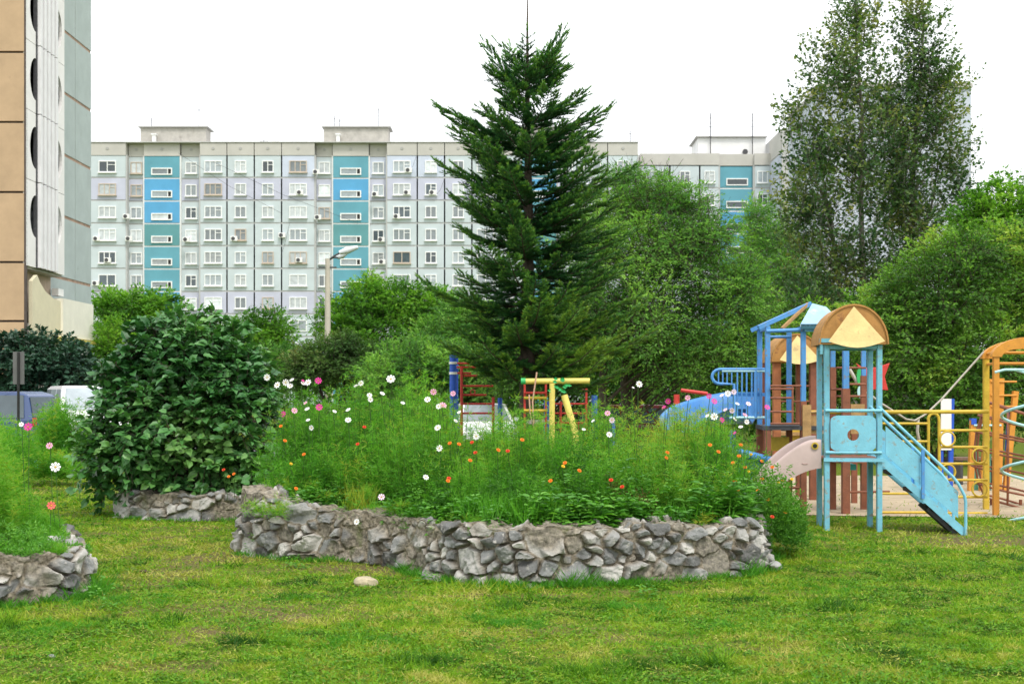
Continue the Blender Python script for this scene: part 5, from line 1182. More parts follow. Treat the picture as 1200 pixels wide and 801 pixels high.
def brown_tower():
    Y = 20.6; z = lambda py: Z(py, Y); x = lambda px: X(px, Y); o = Vector((x(910), Y, 0)); L = lambda a, b, zz: o+Vector((a, b, zz))
    root = empty('play_tower', o, 'brown post play tower with an ochre arched roof behind the blue one', 'play tower')
    w = x(953)-x(910)
    for a, b in ((0, 0), (w, 0), (-.03, .7), (w-.06, .7)):
        m = MB(); m.bar(L(a, b, -.05), L(a, b, z(424)), .12); m.build('post', M['brown'] if b else surf_mat('post_rust', (.36,.13,.05), .6, .25, 8) if a < .1 else M['brown'], root, bevel=.006)
    arch_roof(root, lambda a, b, zz: L(a, b, zz), -.10, w+.12, -.12, .8, z(424), z(391)-z(424))
    m = MB(); m.bx(x(908), x(956), Y-.05, Y+.75, z(510), z(506)); m.build('platform', M['wood'], root)
    for py in (452, 470): 
        m = MB(); m.tube([L(0, -.02, z(py)), L(w, -.02, z(py))], .018, 6); m.build('rail', M['brown'], root)
    m = MB(); m.bx(x(928), x(940), Y+.02, Y+.08, z(540), z(500)); m.build('yellow_board', M['yellow'], root)
brown_tower()

def right_unit():
    Y = 18.6; z = lambda py: Z(py, Y); x = lambda px, y=Y: X(px, y)
    root = empty('climbing_frame', (x(992), Y, 0), 'blue and brown post climbing frame seen through the pale blue tower', 'climbing frame')
    P_ = [(976, 18.9, 430, 594, .10), (991, 18.2, 455, 604, .13), (1012, 18.9, 440, 598, .10), (1001, 20.0, 500, 590, .10)]
    for px, y, split, base, w in P_:
        if px != 1001:
            m = MB(); m.bar((X(px, y), y, Z(split, y)), (X(px, y), y, Z(408, y)), w*.62); m.build('upper_post', M['post_blue'], root)
        m = MB(); m.bar((X(px, y), y, -.05), (X(px, y), y, Z(split, y)), w*.8); m.build('lower_post', M['brown'], root)
    for a, b, py in ((976, 1012, 431), (991, 1012, 450), (970, 991, 456), (976, 1012, 464), (980, 1013, 500), (976, 1015, 516), (991, 1040, 575), (991, 1030, 600)):
        m = MB(); m.tube([(x(a), Y-.2, z(py)), (x(b), Y-.1, z(py))], .018, 6); m.build('rung', M['brown'], root)
    m = MB(); m.bx(x(975), x(1016), Y-.3, Y+.4, z(541), z(537)); m.build('platform', M['brown'], root)
    m = MB(); m.bx(x(988), x(1004), Y-.42, Y-.38, z(507), z(473)); m.build('panel', M['wood'], root)
    m = MB(); m.bx(x(1000), x(1010), Y+.3, Y+.6, z(552), z(545)); m.build('seat_block', surf_mat('plastic_teal', (.03,.36,.36), .5), root)
right_unit()

def star_panel():
    Y = 21.5; x = lambda p: X(p, Y); z = lambda p: Z(p, Y)
    root = empty('star_toy', (x(1022), Y, 0), 'red star shaped board with a small green figure on a dark post', 'play panel')
    pts = [(1003,425),(1012,431),(1028,430),(1043,425),(1037,441),(1041,457),(1026,456),(1012,458),(1012,441)]
    m = MB(); m.prism([(x(a), Y, z(b)) for a, b in pts], (0, .03, 0)); b = m.build('star_board', M['red'], root, bevel=.008)
    m = MB(); m.tube([(x(1022), Y+.06, -.05), (x(1022), Y+.06, z(435))], .035, 8); m.build('post', M['dark'], root)
    m = MB(); n = 14
    m.prism([(x(1007)+.055*math.cos(2*PI*i/n), Y-.03, z(441)+.15*math.sin(2*PI*i/n)) for i in range(n)], (0, -.02, 0)); g = m.build('green_figure', M['green'], root)
    m = MB(); m.prism([(x(1007)+.045*math.cos(2*PI*i/n), Y-.03, z(459)+.10*math.sin(2*PI*i/n)) for i in range(n)], (0, -.02, 0)); m.build('blue_base', M['aqua'], root)
    m = MB(); m.tube([(x(994), Y, z(430)), (x(1004), Y, z(447)), (x(1012), Y, z(452)), (x(1010), Y-.02, z(475))], .03, 6); m.build('grey_arm', M['concrete'], root)
star_panel()

# ------------------------------------------------------------------ yellow pipe frame
def yellow_frame():
    Y = 18.2; x = lambda p: X(p, Y); z = lambda p: Z(p, Y); root = empty('climbing_frame', (x(1090), Y, 0), 'long yellow pipe climbing frame with small rings between its rails', 'climbing frame')
    def tb(name, pts, r=.022, mat='yellow', n=8): m = MB(); m.tube([(x(a), Y+(c[0] if c else 0), z(b)) for a, b, *c in pts], r, n); return m.build(name, M[mat], root)
    tb('top_rail', [(955, 483, .25), (1036, 482.5), (1158, 482)], .028)
    tb('post', [(1032, 482), (1032, 606)], .024); 
    tb('arched_post', [(1088, 606), (1088, 492)]+[(1094-6.5*math.cos(t), 492-8*math.sin(t)) for t in np.linspace(.2, PI-.2, 8)]+[(1100.5, 492), (1101, 606)], .022)
    for py in (496, 517): tb('rail', [(1034, py), (1088, py)], .018)
    for py in (578, 600): tb('rail', [(1032, py), (1100, py)], .018)
    for py in (504, 523.5, 543, 562, 582, 601): tb('rail', [(1101, py), (1157, py)], .019)
    for a, b in ((1109.5, 514), (1147, 533.5), (1110, 552.5), (1147, 572.5), (1111, 592)):
        m = MB(); m.tube([(x(a)+.105*math.cos(t), Y-.03, z(b)+.105*math.sin(t)) for t in np.linspace(0, 2*PI, 21)[:-1]], .014, 6, closed=True); m.build('ring', M['yellow'], root)
yellow_frame()

def arch_climber():
    Y = 18.0; x = lambda p, y=Y: X(p, y); z = lambda p: Z(p, Y); root = empty('arch_climber', (x(1195), Y, 0), 'orange double arch climber at the right edge of the photo', 'climbing frame')
    for dy, px0, mat in ((0, 1167, 'orange'), (.9, 1155.5, 'yellow')):
        cx = X(1212 if dy == 0 else 1204, Y+dy); r = cx-X(px0, Y+dy); n = 22; zc = z(418); hgt = z(400)-z(418)+.0
        m = MB(); inner, outer = [], []
        m.bar((cx-r, Y+dy, -.05), (cx-r, Y+dy, zc), .075, .07, up=(0,1,0)); m.build('arch_leg', M[mat], root); m = MB(); m.bar((cx+r, Y+dy, -.05), (cx+r, Y+dy, zc), .075, .07, up=(0,1,0)); m.build('arch_leg', M[mat], root)
        m = MB()
        for i in range(n):
            t0, t1 = PI-PI*i/n, PI-PI*(i+1)/n; q = []
            for t, rr in ((t0, r+.07), (t1, r+.07), (t1, r-.07), (t0, r-.07)): q.append((cx+rr*math.cos(t), Y+dy-.05, zc+(rr-r+ .30 )*0+ (hgt+.0+(rr-r))*math.sin(t)))
            m.prism(q, (0, .10, 0))
        m.build('arch', M['orange'], root)
    for zz, dx in ((z(412), 0), (z(425), 0)):
        m = MB(); m.tube([(X(1157, Y+.9), Y+.9, zz), (x(1170), Y, zz)], .02, 6); m.tube([(x(1175), Y+.4, zz), (x(1260), Y+.4, zz)], .025, 6); m.build('cross_bar', M['orange'], root)
arch_climber()
def spiral():
    Y = 17.4; cx = X(1216, Y); root = empty('spiral_climber', (cx, Y, 0), 'pale blue spiral pipe climber cut by the right edge of the photo', 'climbing frame')
    m = MB(); pts = []
    for i in range(150):
        t = i/149; ang = PI*.5+2*PI*3.05*t; pts.append((cx+.46*math.cos(ang), Y+.46*math.sin(ang), Z(628, Y)+ (Z(432, Y)-Z(628, Y))*t))
    m.tube(pts, .021, 8); m.build('spiral_pipe', M['aqua'], root)
    m = MB(); m.tube([(cx, Y, -.05), (cx, Y, Z(415, Y))], .035, 8); m.build('pole', M['orange'], root)
    m = MB(); m.tube([(cx, Y, Z(433, Y)), (cx-.45, Y, Z(433, Y)), (X(1166, Y), Y, Z(436, Y))], .02, 6); m.build('arm', M['aqua'], root)
spiral()
def barrel():
    Y = 19.6; root = empty('barrel_climber', (X(1185, Y), Y, 0), 'rust brown barrel of bent pipes behind the orange arch', 'climbing frame')
    cx = X(1180, Y)
    for i, (py, r) in enumerate(((478, .30), (494, .42), (512, .50), (532, .53), (553, .52), (573, .46), (588, .36))):
        m = MB(); m.tube([(cx+r*math.cos(t), Y+r*math.sin(t)*.9, Z(py, Y)+.10*math.cos(t+.4)*-1) for t in np.linspace(0, 2*PI, 29)[:-1]], .017, 6, closed=True); m.build('hoop', M['brown'], root)
    for t in (2.2, 3.3, 4.4, 5.4, .3, 1.2):
        m = MB(); m.tube([(cx+r*math.cos(t), Y+r*math.sin(t)*.9, Z(py, Y)-.10*math.cos(t+.4)) for py, r in ((478, .30), (494, .42), (512, .50), (532, .53), (553, .52), (573, .46), (588, .36))], .016, 6); m.build('stave', M['brown'], root)
    for a in (1162, 1196): m = MB(); m.tube([(X(a, Y), Y, -.05), (X(a, Y), Y, Z(585, Y))], .025, 6); m.build('foot', M['brown'], root)
barrel()
def back_ladder():
    Y = 22.5; x = lambda p: X(p, Y); z = lambda p: Z(p, Y); root = empty('ladder_frame', (x(1165), Y, 0), 'orange and blue ladder frame standing behind the yellow pipe frame', 'climbing frame')
    for a, b, t in ((1140, 1137, 492), (1173, 1170, 443), (1190, 1178, 458), (1162, 1150, 444)):
        m = MB(); m.bar((x(b), Y, -.05), (x(a), Y, z(t)), .09); m.build('post', M['orange'], root)
    for py, a, b in ((447, 1160, 1190), (463, 1160, 1190), (476, 1160, 1190), (498, 1140, 1172)): m = MB(); m.tube([(x(a), Y-.05, z(py)), (x(b), Y-.05, z(py))], .02, 6); m.build('rung', M['orange' if py != 498 else 'aqua'], root)
    m = MB(); m.bx(x(1137), x(1143), Y-.06, Y+.06, z(497), z(490)); m.build('post_cap', M['royal'], root)
    m = MB(); m.bar((x(1184), Y+.1, z(530)), (x(1187), Y+.1, z(482)), .09); m.build('blue_sleeve', M['royal'], root)
    for a in (1148, 1163): m = MB(); m.tube([(x(a), Y+.2, -.05), (x(a), Y+.2, z(530))], .05, 8); m.build('green_post', surf_mat('paint_mint', (.12,.42,.30), .5), root)
back_ladder()
# bench by the trees
Yb = 24.0; root = empty('bench', (X(1140, Yb), Yb, 0), 'plain dark bench at the back edge of the sand', 'bench')
m = MB(); m.bx(X(1120, Yb), X(1175, Yb), Yb, Yb+.4, Z(539, Yb), Z(536, Yb)); m.build('seat', surf_mat('bench_plank', (.16,.10,.07), .8), root)
for a in (1126, 1168): m = MB(); m.bx(X(a, Yb), X(a+3, Yb), Yb+.02, Yb+.38, -.03, Z(539, Yb)); m.build('leg', M['dark'], root)
# white board
Yw = 22.0; root = empty('white_board', (X(1110, Yw), Yw, 0), 'tall narrow white board with blue side posts in the playground', 'board')
m = MB(); m.bx(X(1103, Yw), X(1115, Yw), Yw, Yw+.03, Z(527, Yw), Z(467, Yw)); m.build('panel', M['white'], root)
for a, t in ((1103.5, 520), (1116.5, 467)):
    m = MB(); m.bar((X(a, Yw)-(.03 if a > 1110 else 0), Yw+.05, -.05), (X(a, Yw), Yw+.05, Z(t, Yw)), .07); m.build('post', M['royal'], root)
# rope
m = MB(); Yr = 18.6; pts = [P(1153, 412, 18.9), P(1128, 440, 18.9), P(1103, 468, 18.8), P(1085, 485, 18.7), P(1072, 492.5, 18.6), P(1062, 491, 18.6), P(1048, 482, 18.6), P(1032, 472, 18.6), P(1016, 459, 18.6)]
m.tube(pts, .015, 6); m.tube([P(1076, 491, 18.65), P(1075, 505, 18.6), P(1078, 522, 18.65)], .022, 6); o = m.build('rope', M['rope']); tag(o, 'grey rope slung between the orange arch and the play tower', 'rope')

# ------------------------------------------------------------------ playground behind the flower bed
def red_frame(name, label, xs, rails, Y, posts):
    root = empty(name, (X(xs[0], Y), Y, 0), label, 'climbing frame')
    for i, (a, t) in enumerate(xs): m = MB(); m.tube([(X(a, Y), Y, -.05), (X(a, Y), Y, Z(t, Y))], .032, 7); m.build('red_upright', M['red'], root)
    for a, b, py in rails: m = MB(); m.tube([(X(a, Y), Y+.02, Z(py, Y)), (X(b, Y), Y+.02, Z(py, Y))], .026, 6); m.build('red_rung', M['red'], root)
    for a, t, y2, bands in posts:
        m = MB(); m.tube([(X(a, y2), y2, -.05), (X(a, y2), y2, Z(t, y2))], .075, 10); p = m.build('blue_post', M['royal'], root)
        for q in bands: m = MB(); m.tube([(X(a, y2), y2, Z(q+1.6, y2)), (X(a, y2), y2, Z(q-1.2, y2))], .084, 10); m.bx(X(a-4, y2), X(a, y2), y2-.03, y2+.03, Z(q+1, y2), Z(q-1, y2)); m.build('white_band', M['white'], p)
    return root
Vx = lambda xs: xs
def rf(name, label, *a): 
    return red_frame(name, label, *a)
_old_X = X
r = MB()
def red1():
    Y = 27.0
    root = empty('climbing_frame', (X(560, Y), Y, 0), 'red rung ladder between royal blue posts, left of the fir trunk', 'climbing frame')
    def up(a, t, b=None): m = MB(); m.tube([(X(a, Y), Y, -.05), (X(a, Y), Y, Z(t, Y))], .03, 7); m.build('red_upright', M['red'], root)
    up(541, 430); up(578, 465)
    for a, b, py in ((533,557,425.5),(534,575,430),(533,552,437),(541,560,440),(541,578,452),(541,570,462.5),(541,579,473),(541,579,484)):
        m = MB(); m.tube([(X(a, Y), Y+.03, Z(py, Y)), (X(b, Y), Y+.03, Z(py, Y))], .024, 6); m.build('red_rung', M['red'], root)
    for a, t, y2, bands in ((531, 414.5, 26.6, (425, 437)), (534.5, 419, 28.4, (430,)), (586, 466, 26.8, ())):
        m = MB(); m.tube([(X(a, y2), y2, -.05), (X(a, y2), y2, Z(t, y2))], .075 if a < 534 else .05, 10); p = m.build('blue_post', M['royal'], root)
        for q in bands: m = MB(); m.tube([(X(a, y2), y2, Z(q+1.5, y2)), (X(a, y2), y2, Z(q-1.3, y2))], .088, 10); m.build('white_band', M['white'], p)
    m = MB(); m.tube([(X(554, Y)+.05*math.cos(t), Y, Z(459, Y)+.05*math.sin(t)) for t in np.linspace(0, 2*PI, 13)[:-1]], .012, 5, closed=True); m.build('ring', M['red'], root)
red1()
def yellow_crane():
    Y = 22.9; x = lambda p: X(p, Y); z = lambda p: Z(p, Y)
    root = empty('play_structure', (x(650), Y, 0), 'lemon yellow beam on a post and a leaning pole with small green leaves', 'play structure')
    m = MB(); m.tube([(x(616), Y, z(446.5)), (x(691), Y, z(446))], .052, 10); b = m.build('beam', M['yellow2'], root)
    m = MB(); m.tube([(x(610.5), Y, z(446.5)), (x(616), Y, z(446.5))], .060, 10); m.build('green_cap', M['green'], b)
    m = MB(); m.tube([(x(646), Y-.1, -.05), (x(647), Y-.1, z(449))], .052, 10); m.build('post', M['yellow2'], root)
    m = MB(); m.tube([(x(676), Y-.2, -.05), (x(673), Y-.2, z(505)), (x(661), Y-.1, z(463))], .062, 10); m.build('leaning_pole', M['yellow2'], root)
    m = MB(); rs = random.Random(3)
    for i in range(16):
        a, c = rs.uniform(641, 664), rs.uniform(443, 460); m.prism([(x(a), Y-.12, z(c)), (x(a+3), Y-.14, z(c-2)), (x(a+6), Y-.12, z(c+1)), (x(a+3), Y-.14, z(c+2))], (0, -.01, 0))
    m.build('green_leaves', M['green'], root)
    for a in (615, 640): m = MB(); m.tube([(x(a), Y+.2, -.05), (x(a), Y+.2, z(450))], .022, 6); m.build('red_upright', M['red'], root)
    for py in (466, 481): m = MB(); m.tube([(x(614), Y+.15, z(py)), (x(641), Y+.15, z(py))], .03, 6); m.build('yellow_rung', M['yellow'], root)
    m = MB(); m.tube([(x(614), Y+.15, z(460)), (x(641), Y+.15, z(460))], .024, 6); m.build('red_rung', M['red'], root)
    m = MB(); m.tube([(x(620), Y-.1, z(462)), (x(621), Y-.1, z(483)), (x(626), Y-.1, z(505)), (x(624), Y-.1, z(470)), (x(629), Y-.1, z(436))], .014, 5); m.build('hanging_rope', surf_mat('rope_pink', (.6,.36,.25), .8), root)
    m = MB(); m.bx(x(612), x(648), Y+.4, Y+.8, z(497), z(493)); m.build('platform', M['concrete'], root)
yellow_crane()
def red2():
    Y = 28.0; x = lambda p: X(p, Y); z = lambda p: Z(p, Y); root = empty('climbing_frame', (x(680), Y, 0), 'low red rung frame with blue posts, right of the fir trunk', 'climbing frame')
    for a, t in ((657, 470), (687, 455)): m = MB(); m.tube([(x(a), Y, -.05), (x(a), Y, z(t))], .028, 6); m.build('red_upright', M['red'], root)
    for py in (457, 473, 484, 495): m = MB(); m.tube([(x(650 if py > 460 else 676), Y+.03, z(py)), (x(689), Y+.03, z(py))], .022, 6); m.build('red_rung', M['red'], root)
    for a, t in ((641, 470), (697, 463), (718, 492)): m = MB(); m.tube([(x(a), Y+.1, -.05), (x(a), Y+.1, z(t))], .065, 8); m.build('blue_post', M['royal'], root)
red2()
# far red arm of a seesaw by the blue slide
m = MB(); m.tube([P(798, 457, 21), P(829, 461, 21)], .03, 8); m.tube([P(793, 462, 21.1), P(793, 560, 21.1)], .05, 8); o = m.build('seesaw', M['red']); tag(o, 'thin red bar showing above the blue slide', 'seesaw')

# ------------------------------------------------------------------ trees
def C3_(*c): return c
MAT_FIR = leaf_mat('fir_needles', [(0.013, 0.06, 0.026), (0.031, 0.121, 0.042), (0.066, 0.207, 0.053), (0.154, 0.345, 0.066), (0.253, 0.414, 0.055)], .5, .12, .3)
MAT_LILAC = leaf_mat('broad_bush_leaves', [(0.021, 0.088, 0.024), (0.045, 0.159, 0.04), (0.088, 0.248, 0.059), (0.177, 0.354, 0.088)], .38, .18, .5)
MAT_DARKB = leaf_mat('dark_bush_leaves', [(0.013, 0.046, 0.026), (0.029, 0.085, 0.049), (0.052, 0.13, 0.072)], .45, .15, .4)
MAT_ELM = leaf_mat('elm_leaves', [(0.039, 0.125, 0.031), (0.077, 0.211, 0.045), (0.133, 0.312, 0.063), (0.217, 0.438, 0.084), (0.323, 0.547, 0.113)], .55, .4, .2)
MAT_POP = leaf_mat('poplar_leaves', [(0.033, 0.09, 0.033), (0.066, 0.15, 0.046), (0.11, 0.204, 0.055), (0.198, 0.252, 0.066), (0.308, 0.312, 0.088)], .5, .35, .3)
MAT_LIGHT = leaf_mat('light_tree_leaves', [(0.049, 0.151, 0.019), (0.097, 0.27, 0.027), (0.173, 0.389, 0.038), (0.281, 0.497, 0.054)], .55, .35, .2)
MAT_SHRUB = leaf_mat('shrub_leaves', [(0.039, 0.116, 0.021), (0.083, 0.211, 0.034), (0.15, 0.324, 0.051), (0.24, 0.454, 0.066), (0.36, 0.47, 0.079)], .5, .4, .3)
MAT_BRN = leaf_mat('dull_shrub_leaves', [(0.033, 0.086, 0.02), (0.067, 0.149, 0.035), (0.114, 0.218, 0.05), (0.19, 0.218, 0.07)], .6, .25, .2)

def fir():
    Y = 25.0; x0 = X(618, Y); root = empty('fir_tree', (x0, Y, 0), 'tall dark green fir with a bare pointed leader, in the middle of the picture', 'tree')
    zt = Z(-8, Y); rnd = random.Random(11)
    prof_z = [1.9, 2.4, 3.0, 3.9, 4.73, 5.4, 6.15, 6.9, 7.3, 7.57, 8.07, 8.48, 8.9, 9.2]
    prof_l = [1.0, 1.3, 1.5, 1.55, 1.25, 1.4, 1.6, 1.45, 1.35, .62, .82, .90, .55, .25]; prof_r = [2.0, 2.35, 2.45, 2.0, 2.05, 1.75, 1.75, 1.4, 1.45, 1.25, 1.05, .88, .62, .36]
    BA, BB, V_, A_, N_, LN, WD = [], [], [], [], [], [], []; limbs = MB(); vv = []
    zz = 2.3; brs = []
    while zz < 8.75:
        n = 5; a0 = rnd.random()*6.28
        for j in range(n):
            az = a0+2*PI*j/n+rnd.uniform(-.3, .3); w = (1+math.cos(az))/2; r = lerp(np.interp(zz, prof_z, prof_l), np.interp(zz, prof_z, prof_r), w)*rnd.choice([.55, .7, .82, .9, 1.0, 1.04])
            brs.append((zz+rnd.uniform(-.12, .12), az, r))
        zz += .20
    # the longest boughs the photograph shows
    brs += [(7.35, PI*1.0, 1.75), (7.15, PI*.96, 1.6), (6.2, PI*1.02, 1.75), (7.3, 0.0, 1.6), (6.1, .05, 2.05), (3.0, 0.05, 2.6), (2.9, -.15, 2.4), (3.9, PI, 2.05), (3.75, PI*1.04, 1.9), (4.95, 0.1, 2.2), (2.7, PI*.94, 1.7)]
    for (z, az, r) in brs:
        f = max(0, min(1, (z-1.9)/7.3)); d = Vector((math.cos(az), math.sin(az), 0)); pts = []; K = 8
        rise = r*lerp(.10, .62, f**1.3) if f < .9 else r*1.25; sag = (1-f)*.16*r
        for i in range(K+1):
            t = i/K; pts.append(Vector((x0, Y, z-rise))+d*(r*t)+Vector((0, 0, rise*t**1.15-sag*math.sin(PI*t)))+Vector((0, 0, rnd.uniform(-.02, .02))))
        limbs.tube(pts, [.030*(1-.8*i/K)*(1.25-f) for i in range(K+1)], 5, cap=False)
        P0 = np.array(pts); ns = max(4, int(r/.085))
        lat = Vector((-d.y, d.x, 0))
        for s in range(ns+1):
            t = .12+.88*s/ns; ii = min(int(t*K), K-1); c = P0[ii]+(P0[ii+1]-P0[ii])*(t*K-ii); tan = unit(P0[ii+1]-P0[ii])
            for sg in ((-1, 1) if s < ns else (0,)):
                ln_ = (.17+.32*(1-t)*min(1, r)+.10*rnd.random())*min(1, t*3+.25)*(1.0 if r > .7 else .65) if sg else .17
                dd = unit(tan*.75+np.array(lat)*sg*.85+np.array([0, 0, rnd.uniform(-.38, .34)])) if sg else tan
                BA.append(c); BB.append(c+dd*ln_); vv.append((t, rnd.random()))
                if ln_ > .22:      # side shoots
                    for q in (.35, .65):
                        c2 = c+dd*ln_*q; d2 = unit(dd+tan*.9*1.0+rdir(1)[0]*.2); BA.append(c2); BB.append(c2+d2*ln_*.55); vv.append((min(1, t+.1), rnd.random()))
    # leader
    for k in range(2): BA.append(np.array([x0, Y, 8.7+.12*k])); BB.append(np.array([x0, Y, 8.8+.12*k])); vv.append((.6, .5))
    A = np.array(BA); B = np.array(BB); vv = np.array(vv); Ls = np.linalg.norm(B-A, axis=1); per = np.maximum(14, (Ls/.0052).astype(int))
    si = np.repeat(np.arange(len(A)), per); n = len(si); t = rng.random(n); D = unit(B-A)
    pos = A[si]+(B-A)[si]*t[:, None]; sd_ = unit(np.cross(D[si], np.array([0, 0, 1.])))*np.where(rng.random(n) < .5, -1, 1)[:, None]
    al = unit(D[si]*.75+sd_*.6+np.array([0, 0, .45])+rdir(n)*.5); nr = unit(np.array([0, 0, 1.])+rdir(n)*.5)
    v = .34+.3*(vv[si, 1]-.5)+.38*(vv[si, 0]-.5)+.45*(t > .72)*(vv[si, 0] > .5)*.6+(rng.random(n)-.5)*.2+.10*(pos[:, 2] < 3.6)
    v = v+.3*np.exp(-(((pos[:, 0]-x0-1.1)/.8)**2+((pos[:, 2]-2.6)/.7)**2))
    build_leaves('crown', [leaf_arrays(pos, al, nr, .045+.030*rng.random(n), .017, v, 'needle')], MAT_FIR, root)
    limbs.tube([(x0, Y, -.05), (x0, Y, 2), (x0+.02, Y, 5), (x0, Y, 8), (x0, Y, 9.0), (x0+.01, Y, zt+.12)], [.19, .16, .10, .035, .018, .008], 10)
    o = limbs.build('trunk', M['bark'], root)
    Vt, Ft = twigs_mesh(A, B, .004, .002, '', None, None, seg=1); tw = np_mesh('twigs', Vt, Ft, M['bark'], root)
    print('fir needles', n)
fir()

def big_bush():
    # broad leaves carried in whorls over the whole surface
    root = tree('dense_bush', 'big rounded dark green bush with broad leaves on its own low stone ring', 'bush', (-4.4, 18.4, .28),
         [(212,478,93,112,18.4,1.25),(225,412,78,58,18.5,1.0),(195,405,46,36,18.5,.9),(165,500,66,78,18.1,.95),(275,500,62,92,18.3,1.0),(278,440,42,44,18.4,.8),(155,450,40,46,18.3,.8),(120,530,25,52,18.0,.5),(230,550,90,40,18.2,.9)],
         2300, 9, .115, MAT_LILAC, M['bark'], L=.36, up=.22, out=1.0, droop=.35, wob=.6, kind='broad', asp=.72, trunk_r=.05, stems=5, shell=.62, nlimb=120, vb=.42, tseed=4)
big_bush()
tree('dense_bush', 'dark bluish green bush against the tan building', 'bush', (X(50, 43), 43, 0), [(48,425,62,42,43,1.8),(20,420,40,34,43,1.4),(85,432,26,34,42.5,1.2),(45,470,55,60,43,1.5)], 1500, 14, .15, MAT_DARKB, M['bark'], L=.4, trunk_r=.07, stems=4, nlimb=50, asp=.65, vb=.5)

# elm-like tree right of the fir, layered sprays
tree('leafy_tree', 'spreading green tree right of the fir with two brown stems', 'tree', (X(721, 33), 33, 0),
     [(745,235,62,42,33.5,1.8),(700,280,60,60,33,1.6),(780,290,90,55,33,2.2),(840,345,70,50,33,1.8),(740,360,95,55,32.5,2.2),(680,370,50,60,33,1.6),(800,405,90,42,33,2),(860,405,50,40,33.5,1.5),(730,205,28,16,33.5,.8),(800,235,42,30,33.5,1),(820,270,60,34,33,1.4),(870,320,36,36,33.5,1.2),(770,215,34,22,33.5,1)],
     3500, 34, .085, MAT_ELM, M['bark'], L=1.35, up=.35, out=.75, droop=.35, wob=.55, asp=.40, trunk_r=.13, stems=2, shell=.20, nlimb=90, vb=.50, tseed=1)
tree('leafy_tree', 'slim feathery tree between the spreading tree and the tall poplars', 'tree', (X(905, 58), 58, 0),
     [(905,300,34,70,58,2.5),(885,262,16,40,58,1.2),(930,330,24,70,58,1.5),(900,380,45,60,58,3)], 1500, 20, .15, MAT_ELM, M['bark_pale'], L=1.3, up=.6, out=.5, droop=.2, wob=.5, asp=.4, trunk_r=.14, shell=.3, nlimb=50, vb=.62, tseed=2)
# tall sparse poplars
tree('poplar_tree', 'tall sparse poplar with a dark straight stem, the left one of the pair', 'tree', (X(1013, 44), 44, 0),
     [(985,80,55,60,44,2.2),(1003,20,38,45,44,1.4),(955,170,46,75,44,2),(1010,180,55,80,44,2.2),(940,240,40,70,44,1.8),(985,300,70,80,44,2.4),(950,350,50,50,44,2),(930,130,20,25,44,1)],
     2300, 11, .125, MAT_POP, M['bark_pale'], L=1.0, up=.9, out=.5, droop=.15, wob=.45, kind='rhomb', asp=.75, trunk_r=.15, stems=2, shell=.15, nlimb=110, vb=.42, tseed=3,
     tops=[(X(1003, 44), 44, Z(-20, 44)), (X(960, 44), 44.3, Z(150, 44))], fork=.28)
tree('poplar_tree', 'tall sparse poplar leaning right, the right one of the pair', 'tree', (X(1050, 45), 45, 0),
     [(1078,60,42,66,45,1.8),(1072,10,30,34,45,1),(1095,130,50,62,45,2),(1040,120,40,60,45,1.6),(1050,220,40,60,45,1.8),(1060,170,34,70,45,2),(1115,190,30,50,45,1.4),(1075,260,52,70,45,2.2),(1040,320,45,60,45,2),(1125,225,16,20,45,.8),(1100,90,40,28,45,1.2)],
     2100, 12, .125, MAT_POP, M['bark_pale'], L=1.2, up=.8, out=.6, droop=.15, wob=.5, kind='rhomb', asp=.75, trunk_r=.14, stems=2, shell=.15, nlimb=100, vb=.36, tseed=5,
     tops=[(X(1082, 45), 45, Z(-10, 45)), (X(1105, 45), 45.4, Z(180, 45))], fork=.28)
# shrubs on the right behind the playground
tree('leafy_shrub', 'big shrubby tree with a few reddish spots behind the white board', 'tree', (X(1100, 31), 31, 0),
     [(1100,345,78,58,31,1.8),(1060,400,60,70,31,1.6),(1140,420,80,70,31,1.7),(1120,300,60,40,31,1.3),(1050,350,34,40,31,1.2),(1100,470,90,50,31,1.6)],
     3600, 18, .085, MAT_SHRUB, M['bark'], L=.55, up=.3, droop=.3, wob=.6, asp=.5, trunk_r=.09, stems=4, nlimb=70, shell=.5, vb=.46, tseed=6)
tree('leafy_shrub', 'large shrubby tree filling the right edge behind the orange arch', 'tree', (X(1230, 32), 32, 0),
     [(1190,330,60,70,32,1.8),(1215,400,60,80,32,1.6),(1180,290,50,40,32,1.4),(1190,450,60,60,31.5,1.3)], 2000, 18, .09, MAT_SHRUB, M['bark'], L=.55, up=.3, droop=.3, wob=.6, asp=.5, trunk_r=.1, stems=3, nlimb=50, shell=.5, vb=.55, tseed=7)
tree('leafy_tree', 'bright yellow green tree top at the upper right edge', 'tree', (X(1170, 40), 40, 0),
     [(1150,260,36,40,40,1.6),(1185,245,45,45,40,1.8),(1210,280,40,60,40,1.6),(1130,285,22,26,40,1.2),(1170,330,60,60,40,2)], 1900, 18, .12, MAT_LIGHT, M['bark'], L=.7, up=.5, droop=.2, wob=.5, asp=.6, trunk_r=.14, nlimb=50, shell=.5, vb=.6, tseed=8)
tree('leafy_tree', 'dark green tree directly behind the play towers', 'tree', (X(930, 36), 36, 0),
     [(930,400,90,60,36,2),(990,420,60,60,36,1.8),(900,450,80,50,35,1.6),(1010,370,34,40,36,1.4),(860,460,60,45,35,1.4)], 2600, 18, .10, MAT_SHRUB, M['bark'], L=.65, up=.3, droop=.3, wob=.6, asp=.5, trunk_r=.13, nlimb=60, shell=.45, vb=.36, tseed=9)
tree('leafy_tree', 'dark tree behind the yellow beam', 'tree', (X(655, 41), 41, 0),
     [(640,400,70,50,41,2),(700,420,70,50,41,2),(600,420,50,50,41,2),(770,440,70,40,41,2)], 1900, 16, .13, MAT_SHRUB, M['bark'], L=.8, up=.3, droop=.3, wob=.6, asp=.5, trunk_r=.14, nlimb=50, shell=.4, vb=.32, tseed=10)
